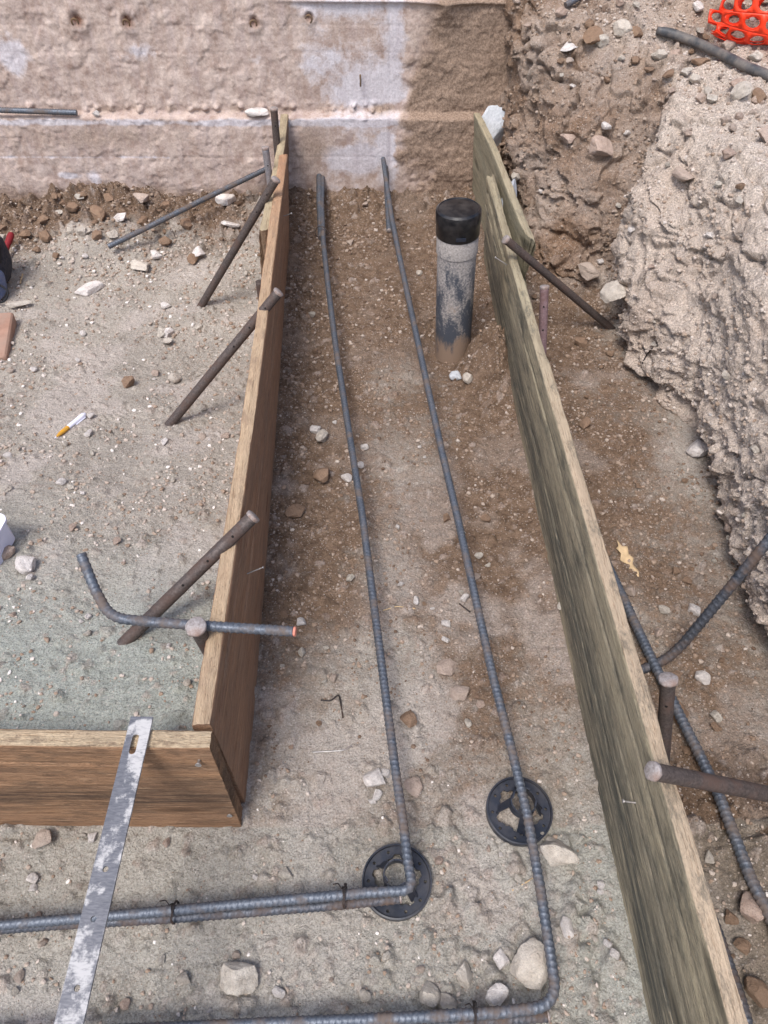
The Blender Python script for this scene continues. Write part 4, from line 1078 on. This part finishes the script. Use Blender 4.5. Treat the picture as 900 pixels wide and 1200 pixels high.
# wall fittings: anchor in the wall and rusty form ties
def wp(u, v, dy=0.0): return Py(u, v, WALL_Y + dy)
ab = link('anchor_bolt', tube_mesh('anchor_bolt', [wp(422, 88, .02), wp(422, 88, -.012), wp(422.5, 94, -.012), wp(422.5, 101, -.006)], .0028, M['rebar_rusty'], ds=.003, seg=8), wall)
for u, v in ((88, 26), (148, 27), (297, 28), (362, 22)):
    c = wp(u, v)
    tw = random.uniform(-.8, .8); pts = [c + Vector((.010 * math.cos(a_ + tw), -.002 - .004 * math.sin(a_), .012 * math.sin(a_ + tw))) for a_ in np.linspace(-.9, 3.4, 9)]
    link('form_tie', tube_mesh('form_tie', pts, .0026, M['rebar_rusty'], ds=.004, seg=8, smooth_it=1), wall)

# ------------------------------------------------------------------ stones
def rock_mesh(name, seed, mat, sub=4, flat_=.75, cuts=15):
    rs = random.Random(seed); bm = bmesh.new(); bmesh.ops.create_icosphere(bm, subdivisions=sub, radius=1)
    V_ = np.array([v.co[:] for v in bm.verts])
    for _ in range(cuts):
        n = np.array([rs.gauss(0, 1) for _ in range(3)]); n /= np.linalg.norm(n); d = rs.uniform(.48, .82)
        k = V_ @ n - d; V_ = V_ - np.where(k > 0, k, 0)[:, None] * n * .93
    V_ = V_ * (1 + .10 * fbm(V_[:, 0] * 2.2, V_[:, 1] * 2.2, V_[:, 2] * 2.2, 4, seed) + .05 * fbm(V_[:, 0] * 8, V_[:, 1] * 8, V_[:, 2] * 8, 3, seed + 5))[:, None]
    V_ *= np.array([1, rs.uniform(.7, .95), flat_ * rs.uniform(.8, 1.05)])
    V_ /= np.abs(V_[:, 0]).max()
    for v, c in zip(bm.verts, V_): v.co = c
    me = from_bm(name, bm, mat); sharp(me, 32); return me
ROCKS = {k: [rock_mesh('stone', 40 + i + j * 31, M['stone_' + k]) for i in range(6)] for j, k in enumerate(('pale', 'white', 'brown', 'pink', 'blue'))}
def put_stone(name, u, v, rpx, kind, label, cat='stone', group=None, asp=None, sink=.12, rot=None, variant=None):
    k = hit(u, v)
    if k is None: return None
    depth = (k[0] - CAM).dot(CF); r = rpx * depth / FPX
    me = ROCKS[kind][variant if variant is not None else random.randrange(6)]
    o = link(name, me, label=label, cat=cat, group=group)
    asp = asp or (1, random.uniform(.8, 1.0), random.uniform(.8, 1.0))
    o.scale = (r * asp[0] * 1.05, r * asp[1] * 1.15, r * asp[2])
    o.location = k[0] + k[1] * r * asp[2] * (.75 - sink)
    o.rotation_euler = (random.uniform(-.25, .25), random.uniform(-.25, .25), rot if rot is not None else random.random() * 6.3)
    return o
FE = [
 (283, 1146, 21, 'pale', 'largest pale angular stone below the bent rebar in the left foreground'),
 (656, 993, 21, 'pale', 'big pale rounded stone touching the farther rebar chair'),
 (623, 1134, 22, 'pale', 'large flat pale stone inside the bend of the right long rebar'),
 (545, 1146, 13, 'pale', 'square pale stone above the bottom rebar'),
 (500, 1169, 14, 'pale', 'rounded pale stone, leftmost in the row just above the bottom rebar'),
 (521, 1174, 12, 'pale', 'pointed pale stone, second in the row just above the bottom rebar'),
 (578, 1167, 15, 'white', 'pale cracked stone, third in the row just above the bottom rebar'),
 (589, 1125, 10, 'white', 'small whitish stone left of the large flat pale stone'),
 (661, 1087, 11, 'white', 'round whitish stone right of the right long rebar'),
 (53, 985, 12, 'pink', 'pink stone on the dirt just in front of the brown front board'),
 (535, 817, 12, 'pink', 'pinkish pyramid stone in mid trench between the long rebars'),
 (480, 846, 10, 'brown', 'brown angular stone next to the left long rebar in mid trench'),
 (521, 783, 13, 'pink', 'flat pinkish stone above the pyramid stone in mid trench'),
 (380, 563, 15, 'brown', 'large brown stone on the trench floor left of the left rebar'),
 (347, 600, 13, 'brown', 'flat reddish brown stone beside the left board'),
 (377, 517, 9, 'pale', 'pale round stone left of the left rebar, above the large brown stone'),
 (370, 506, 7, 'white', 'small white stone on top of the crumbs beside the left board'),
 (426, 525, 6, 'white', 'small white square chip right of the left rebar'),
 (405, 562, 7, 'white', 'white chip between the large brown stone and the left rebar'),
 (422, 546, 5, 'white', 'tiny white chip touching the left rebar'),
 (488, 705, 6, 'white', 'white oval pebble between the long rebars beside the pale twig'),
 (543, 702, 6, 'white', 'white pebble touching the right long rebar in mid trench'),
 (30, 667, 16, 'white', 'large whitish stone beside the white plastic container'),
 (10, 650, 12, 'pink', 'pinkish stone under the white plastic container'),
 (3, 575, 10, 'pale', 'pale flat stone cut by the left edge of the picture'),
 (105, 342, 15, 'white', 'flat whitish stone on the grey dirt left of the leaning stakes'),
 (166, 314, 14, 'pale', 'flat pale stone below the dirt mound by the leaning rebar'),
 (263, 239, 12, 'white', 'upright whitish stone at the wall beside the leaning rebar'),
 (269, 262, 11, 'white', 'flat whitish stone below the upright stone at the wall'),
 (138, 258, 10, 'white', 'whitish lump half buried in the brown mound by the leaning rebar'),
 (117, 257, 12, 'brown', 'big brown clod on the mound at the left of the leaning rebar'),
 (86, 246, 9, 'brown', 'dark clod on the left shoulder of the brown mound'),
 (168, 231, 9, 'pink', 'pinkish round clod high on the brown mound'),
 (196, 287, 9, 'brown', 'dark brown clod at the foot of the mound below the rebar'),
 (221, 262, 8, 'brown', 'brown clod under the middle of the leaning rebar'),
 (232, 296, 8, 'white', 'whitish stone between the mound and the leaning stake'),
 (101, 275, 7, 'pale', 'pale round stone on the mound above the grey dirt'),
 (101, 301, 5, 'white', 'small white oval pebble at the foot of the mound'),
 (184, 302, 7, 'white', 'white lump at the foot of the leaning rebar'),
 (196, 392, 8, 'white', 'whitish stone, upper right one of the three below the middle of the dirt'),
 (196, 403, 8, 'pale', 'round pale stone, lowest of the three in the grey dirt'),
 (189, 392, 8, 'pale', 'pale stone, upper left of the three in the grey dirt'),
 (195, 361, 6, 'white', 'single white pebble above the group of three stones'),
 (233, 386, 6, 'pale', 'pale pebble right of the group of three stones'),
 (151, 451, 9, 'brown', 'reddish brown stone alone in the grey dirt'),
 (203, 446, 8, 'pale', 'half buried pale stone near the middle leaning stake foot'),
 (105, 512, 7, 'white', 'white pebble just right of the marker pen'),
 (193, 519, 6, 'white', 'white flat pebble below the foot of the middle leaning stake'),
 (20, 359, 9, 'pale', 'long pale stone in front of the navy pouch'),
 (438, 916, 11, 'white', 'broken white plaster lump left of the left long rebar, largest of its cluster'),
 (441, 931, 8, 'white', 'broken white plaster lump, lower one of its cluster'),
 (451, 908, 6, 'white', 'white plaster bit at the right top of its cluster'),
 (436, 940, 5, 'white', 'white plaster bit at the bottom of its cluster'),
 (486, 925, 12, 'pink', 'crumbly pinkish white lump between the left rebar and the farther chair'),
 (658, 713, 8, 'pale', 'pale stone against the inner foot of the right board'),
 (776, 716, 8, 'pale', 'pale stone on the soil outside the right board below the leaf'),
 (812, 716, 9, 'white', 'whitish stone right of the pale one below the leaf'),
 (769, 742, 8, 'pink', 'pinkish stone beside the long side rebar'),
 (738, 695, 8, 'pink', 'pink stone between the leaf and the side rebar'),
 (822, 796, 9, 'white', 'white pebble pair lump right of the flared stake'),
 (840, 842, 7, 'pale', 'small pale stone in the strip below the leaning dark rebar'),
 (795, 838, 14, 'brown', 'brown flat stone beside the flared upright stake'),
 (884, 1072, 16, 'pink', 'pinkish brown stone beside the side rebar in the lower right'),
 (885, 1160, 18, 'brown', 'large brown clod in the lower right corner'),
 (870, 1110, 10, 'brown', 'brown clod above the large one in the lower right corner'),
 (856, 1075, 9, 'brown', 'brown clod left of the pinkish stone in the lower right'),
 (683, 402, 8, 'brown', 'brown stone in the side strip below the purplish stake'),
 (686, 500, 9, 'brown', 'dark brown stone in the side strip halfway along the right board'),
 (820, 530, 13, 'white', 'white lump of crust fallen at the foot of the bank'),
 (733, 345, 17, 'pale', 'big whitish crust block at the foot of the smooth cut'),
 (690, 322, 14, 'pink', 'pinkish lump low on the bank beside the smooth cut'),
 (700, 172, 17, 'pink', 'pinkish stone bulging from the middle of the bank face'),
 (667, 160, 9, 'pink', 'small pinkish stone in the upper left of the bank face'),
 (698, 38, 15, 'brown', 'big brownish stone on the rim of the bank near the wall'),
 (748, 38, 12, 'brown', 'brownish stone on the rim next to the end of the black pipe'),
 (728, 40, 12, 'pale', 'crumbly pale stone between the two brownish rim stones'),
 (668, 53, 10, 'white', 'whitish flat stone on the rim left of the big brownish stone'),
 (792, 62, 11, 'pink', 'flat pink stone on the near side of the black pipe'),
 (818, 74, 11, 'brown', 'brown round clod touching the black pipe'),
 (867, 100, 14, 'pink', 'pinkish flat stone below the black pipe near the right edge'),
 (868, 112, 13, 'pale', 'rounded tan stone below the pipe near the right edge'),
 (884, 118, 11, 'brown', 'brown clod right of the rounded tan stone'),
 (898, 165, 14, 'pink', 'reddish stone on the bank at the right edge of the picture'),
 (803, 88, 8, 'pale', 'pale stone on the rim below the black pipe'),
 (815, 8, 9, 'white', 'whitish lump left of the orange fence roll'),
 (655, 17, 8, 'pink', 'pinkish stone under the short blue rebar'),
 (807, 205, 16, 'pink', 'pink flat stone set in the pale crust of the bank'),
 (536, 441, 9, 'blue', 'small bluish stone in the soil below the drain pipe'),
 (553, 445, 8, 'pale', 'pale stone beside the bluish stone below the drain pipe'),
 (447, 770, 6, 'pink', 'pink pebble touching the left rebar in mid trench'),
]
for (u, v, r, kind, lab) in FE:
    asp = None
    if 'flat' in lab: asp = (1.1, .8, .5)
    if 'long pale' in lab: asp = (1.9, .7, .6)
    if 'large flat pale' in lab: asp = (1.0, 1.25, .7)
    put_stone('stone' if 'clod' not in lab else 'clod', u, v, r * (1.06 if v > 780 else 1.0), kind, lab, 'stone' if 'clod' not in lab else 'clod', asp=asp,
              rot=0.2 if 'long pale' in lab else None)
# concrete lumps outside the right board and on the ledge
def chunk(p, sc, rot, kind, label, seed, cuts=10):
    me = rock_mesh('rubble_chunk', seed, M['stone_' + kind], 4, 1.0, cuts)
    o = link('rubble_chunk', me, label=label, cat='rubble'); o.location = p; o.scale = sc; o.rotation_euler = rot
chunk(Pz(576, 155, .24), (.050, .05, .105), (.1, .12, .2), 'blue', 'bluish white concrete chunk standing between the right far board and the bank', 901)
chunk(Pz(597, 236, .25), (.024, .03, .075), (-.1, .1, .4), 'blue', 'thin bluish white lump outside the lapped right boards', 902)
chunk(Py(304, 132, WALL_Y - .012), (.050, .022, .018), (0, .05, 0), 'white', 'whitish stone lying on the wall ledge beside the far stake', 903)
chunk(Py(112, 133, WALL_Y - .012), (.014, .012, .012), (0, .05, 0), 'white', 'small white stone on the wall ledge at the end of the bar', 904)

# pebbles, each an object of its own
def scatter(n, region, label, group, kinds, r0, r1, name='pebble'):
    c = 0; tries = 0
    while c < n and tries < n * 30:
        tries += 1
        u, v = random.uniform(region[0], region[2]), random.uniform(region[1], region[3])
        k = hit(u, v)
        if k is None: continue
        p = k[0]
        if not region[4](p, k[3]): continue
        o = put_stone(name, u, v, random.uniform(r0, r1) if random.random() < .75 else r1 * 1.25, random.choice(kinds), label, 'pebble' if name == 'pebble' else 'clod', group)
        if o: c += 1
inl = lambda p, k: k == 'g' and p.x < xl_in(p.y) - .06 and p.y > .5 and p.y < 2.3
mnd = lambda p, k: k == 'g' and p.x < xl_in(p.y) - .1 and p.y > 2.25
trn = lambda p, k: k == 'g' and xl_in(p.y) + .02 < p.x < xr_in(p.y) - .02 and p.y > .55
nea = lambda p, k: k == 'g' and p.x < xr_in(p.y) - .02 and p.y <= .41
sid = lambda p, k: k == 'g' and p.x > xr_in(p.y) + .07
top_ = lambda p, k: k == 'b' and p.z > .5
fac = lambda p, k: k == 'b' and .08 < p.z < .5
scatter(46, (0, 300, 300, 830, inl), 'small pale pebble on the grey dirt left of the left board', 'pebbles on the grey dirt', ('pale', 'white', 'pale', 'pink'), 2.2, 4.2)
scatter(34, (0, 225, 310, 330, mnd), 'small brown clod on the dirt mound at the foot of the wall', 'clods on the mound', ('brown', 'brown', 'pale', 'brown'), 2.5, 6, 'clod')
scatter(44, (320, 240, 700, 960, trn), 'small pebble on the brown trench floor between the two long boards', 'pebbles on the trench floor', ('pale', 'white', 'pink', 'brown'), 2.2, 4.5)
scatter(40, (0, 960, 760, 1199, nea), 'small pebble on the foreground dirt near the bent rebars', 'pebbles in the foreground', ('pale', 'white', 'pale', 'pink'), 3, 6.5)
scatter(46, (620, 300, 900, 1199, sid), 'small stone in the strip between the right board and the earth bank', 'stones in the side strip', ('pale', 'brown', 'pink', 'brown'), 2.5, 6)
scatter(46, (600, 0, 900, 260, top_), 'small stone on the top of the earth bank', 'stones on top of the bank', ('pale', 'pink', 'brown', 'pink'), 2.5, 7)
scatter(26, (600, 60, 900, 700, fac), 'small stone stuck in the face of the earth bank', 'stones in the bank face', ('pale', 'white', 'pale', 'pink'), 2.5, 5)

# ------------------------------------------------------------------ gravel grains (one object per place)
ico = bmesh.new(); bmesh.ops.create_icosphere(ico, subdivisions=1, radius=1)
IV = np.array([v.co[:] for v in ico.verts]); IF = np.array([[v.index for v in f.verts] for f in ico.faces]); ico.free()
def grains(name, Pn, R, tone):
    n = len(Pn); k = len(IV)
    jit = 1 + RNG.uniform(-.28, .28, (n, k, 1)); ax = RNG.uniform(.6, 1.1, (n, 1, 3)); ax[:, :, 2] *= .8
    a = RNG.uniform(0, 2 * PI, n); c, s = np.cos(a)[:, None], np.sin(a)[:, None]
    W = IV[None] * jit * ax * R[:, None, None]
    Wx = W[..., 0] * c - W[..., 1] * s; Wy = W[..., 0] * s + W[..., 1] * c
    V_ = np.stack([Wx, Wy, W[..., 2]], -1) + Pn[:, None, :]
    F_ = IF[None] + (np.arange(n) * k)[:, None, None]
    me = mesh_np(name, V_.reshape(-1, 3), F_.reshape(-1, 3), [M['gravel']], False, {'tone': np.repeat(np.clip(tone, 0, 1), k)})
    link(name, me, kind='stuff')
N = 62000
gx, gy = RNG.uniform(-1.42, .84, N), RNG.uniform(.1, 2.63, N)
dens = .5 + 1.1 * fbm(gx * 3.5, gy * 3.5, 0, 3, 401) + .35 * fbm(gx * 14, gy * 14, 0, 2, 402)
le = np.exp(-((gx - xl_in(gy) - .035) / .035) ** 2) * (gy > .45); re_ = np.exp(-((gx - xr_in(gy) + .02) / .03) ** 2)
dens += .9 * le + .5 * re_ + .35 * (gy < .35) * (gx > .05) + .4 * (gx > xr_in(gy)) + .5 * ((gy > 2.2) & (gx < -.3))
pal = sstep(.02, .22, fbm(gx * 4.3, gy * 4.3, 0, 4, 301) + .10 * fbm(gx * 16, gy * 16, 0, 3, 302))
dens *= 1 - .75 * pal
keep = RNG.uniform(0, 1, N) < np.clip(dens, .06, 1)
inside = np.abs(gx - xl_in(gy) + .018) < .03; inside |= np.abs(gx - xr_in(gy) - .018) < .032; inside |= (np.abs(gy - .444) < .03) & (gx < xl_in(.45))
keep &= ~inside
gx, gy = gx[keep], gy[keep]
R_ = .0012 + .0046 * RNG.uniform(0, 1, len(gx)) ** 3.4
R_ *= .75 + .28 * gy
gzv = np.array([gz(a, b) for a, b in zip(gx, gy)])
brn_ = np.clip((gx > xl_in(gy)) * (gy > .5) * .3 + ((gy > 2.35) & (gx < -.3)) * .3, 0, .4)
grains('gravel', np.stack([gx, gy, gzv + R_ * .35], 1), R_, np.where(RNG.uniform(0, 1, len(gx)) < .12, RNG.uniform(.75, 1, len(gx)), RNG.uniform(.25, .78, len(gx))) - brn_ * .8)
# on the bank
ns_, np_ = B.shape[0], B.shape[1]
n = 26000
ii = RNG.integers(20, int(np.searchsorted(ts, 9.6)), n); jj = RNG.integers(14, int(np.searchsorted(tp, 5.3)), n)
okm = RNG.uniform(0, 1, n) < np.clip(.45 + 1.0 * fbm(B[ii, jj, 0] * 5, B[ii, jj, 1] * 5, B[ii, jj, 2] * 5, 3, 410) + .35 * (tp[jj] > 4), .05, 1)
ii, jj = ii[okm], jj[okm]
Rb = .0016 + .0060 * RNG.uniform(0, 1, len(ii)) ** 4.0
grains('bank_gravel', B[ii, jj] + N0[ii, jj] * (Rb * .2)[:, None], Rb, RNG.uniform(.38, .80, len(ii)) - .25 * (1 - mass[ii, jj]) * (tp[jj] < 4))

# ------------------------------------------------------------------ light
w = bpy.data.worlds.new('World'); scene.world = w; w.use_nodes = True
nt = w.node_tree; bg = nt.nodes['Background']
sky = nt.nodes.new('ShaderNodeTexSky'); sky.sky_type = 'NISHITA'; sky.sun_disc = False
SUN_EL, SUN_AZ = math.radians(62), math.radians(206)      # azimuth clockwise from +Y: behind the viewer, to the left
sky.sun_elevation = SUN_EL; sky.sun_rotation = SUN_AZ; sky.air_density = 1.0; sky.dust_density = 3.0; sky.ozone_density = 1.0
nt.links.new(sky.outputs[0], bg.inputs[0]); bg.inputs[1].default_value = .12
sd = bpy.data.lights.new('sun', 'SUN'); sd.energy = 1.5; sd.angle = math.radians(20); sd.color = (1, .985, .965)
so = bpy.data.objects.new('sun', sd); COL.objects.link(so)
dv = Vector((math.sin(SUN_AZ) * math.cos(SUN_EL), math.cos(SUN_AZ) * math.cos(SUN_EL), math.sin(SUN_EL)))
so.rotation_mode = 'QUATERNION'; so.rotation_quaternion = dv.to_track_quat('Z', 'Y')
vs = scene.view_settings; vs.view_transform = 'Standard'; vs.look = 'None'; vs.gamma = 1; vs.use_curve_mapping = False; vs.exposure = 0.92
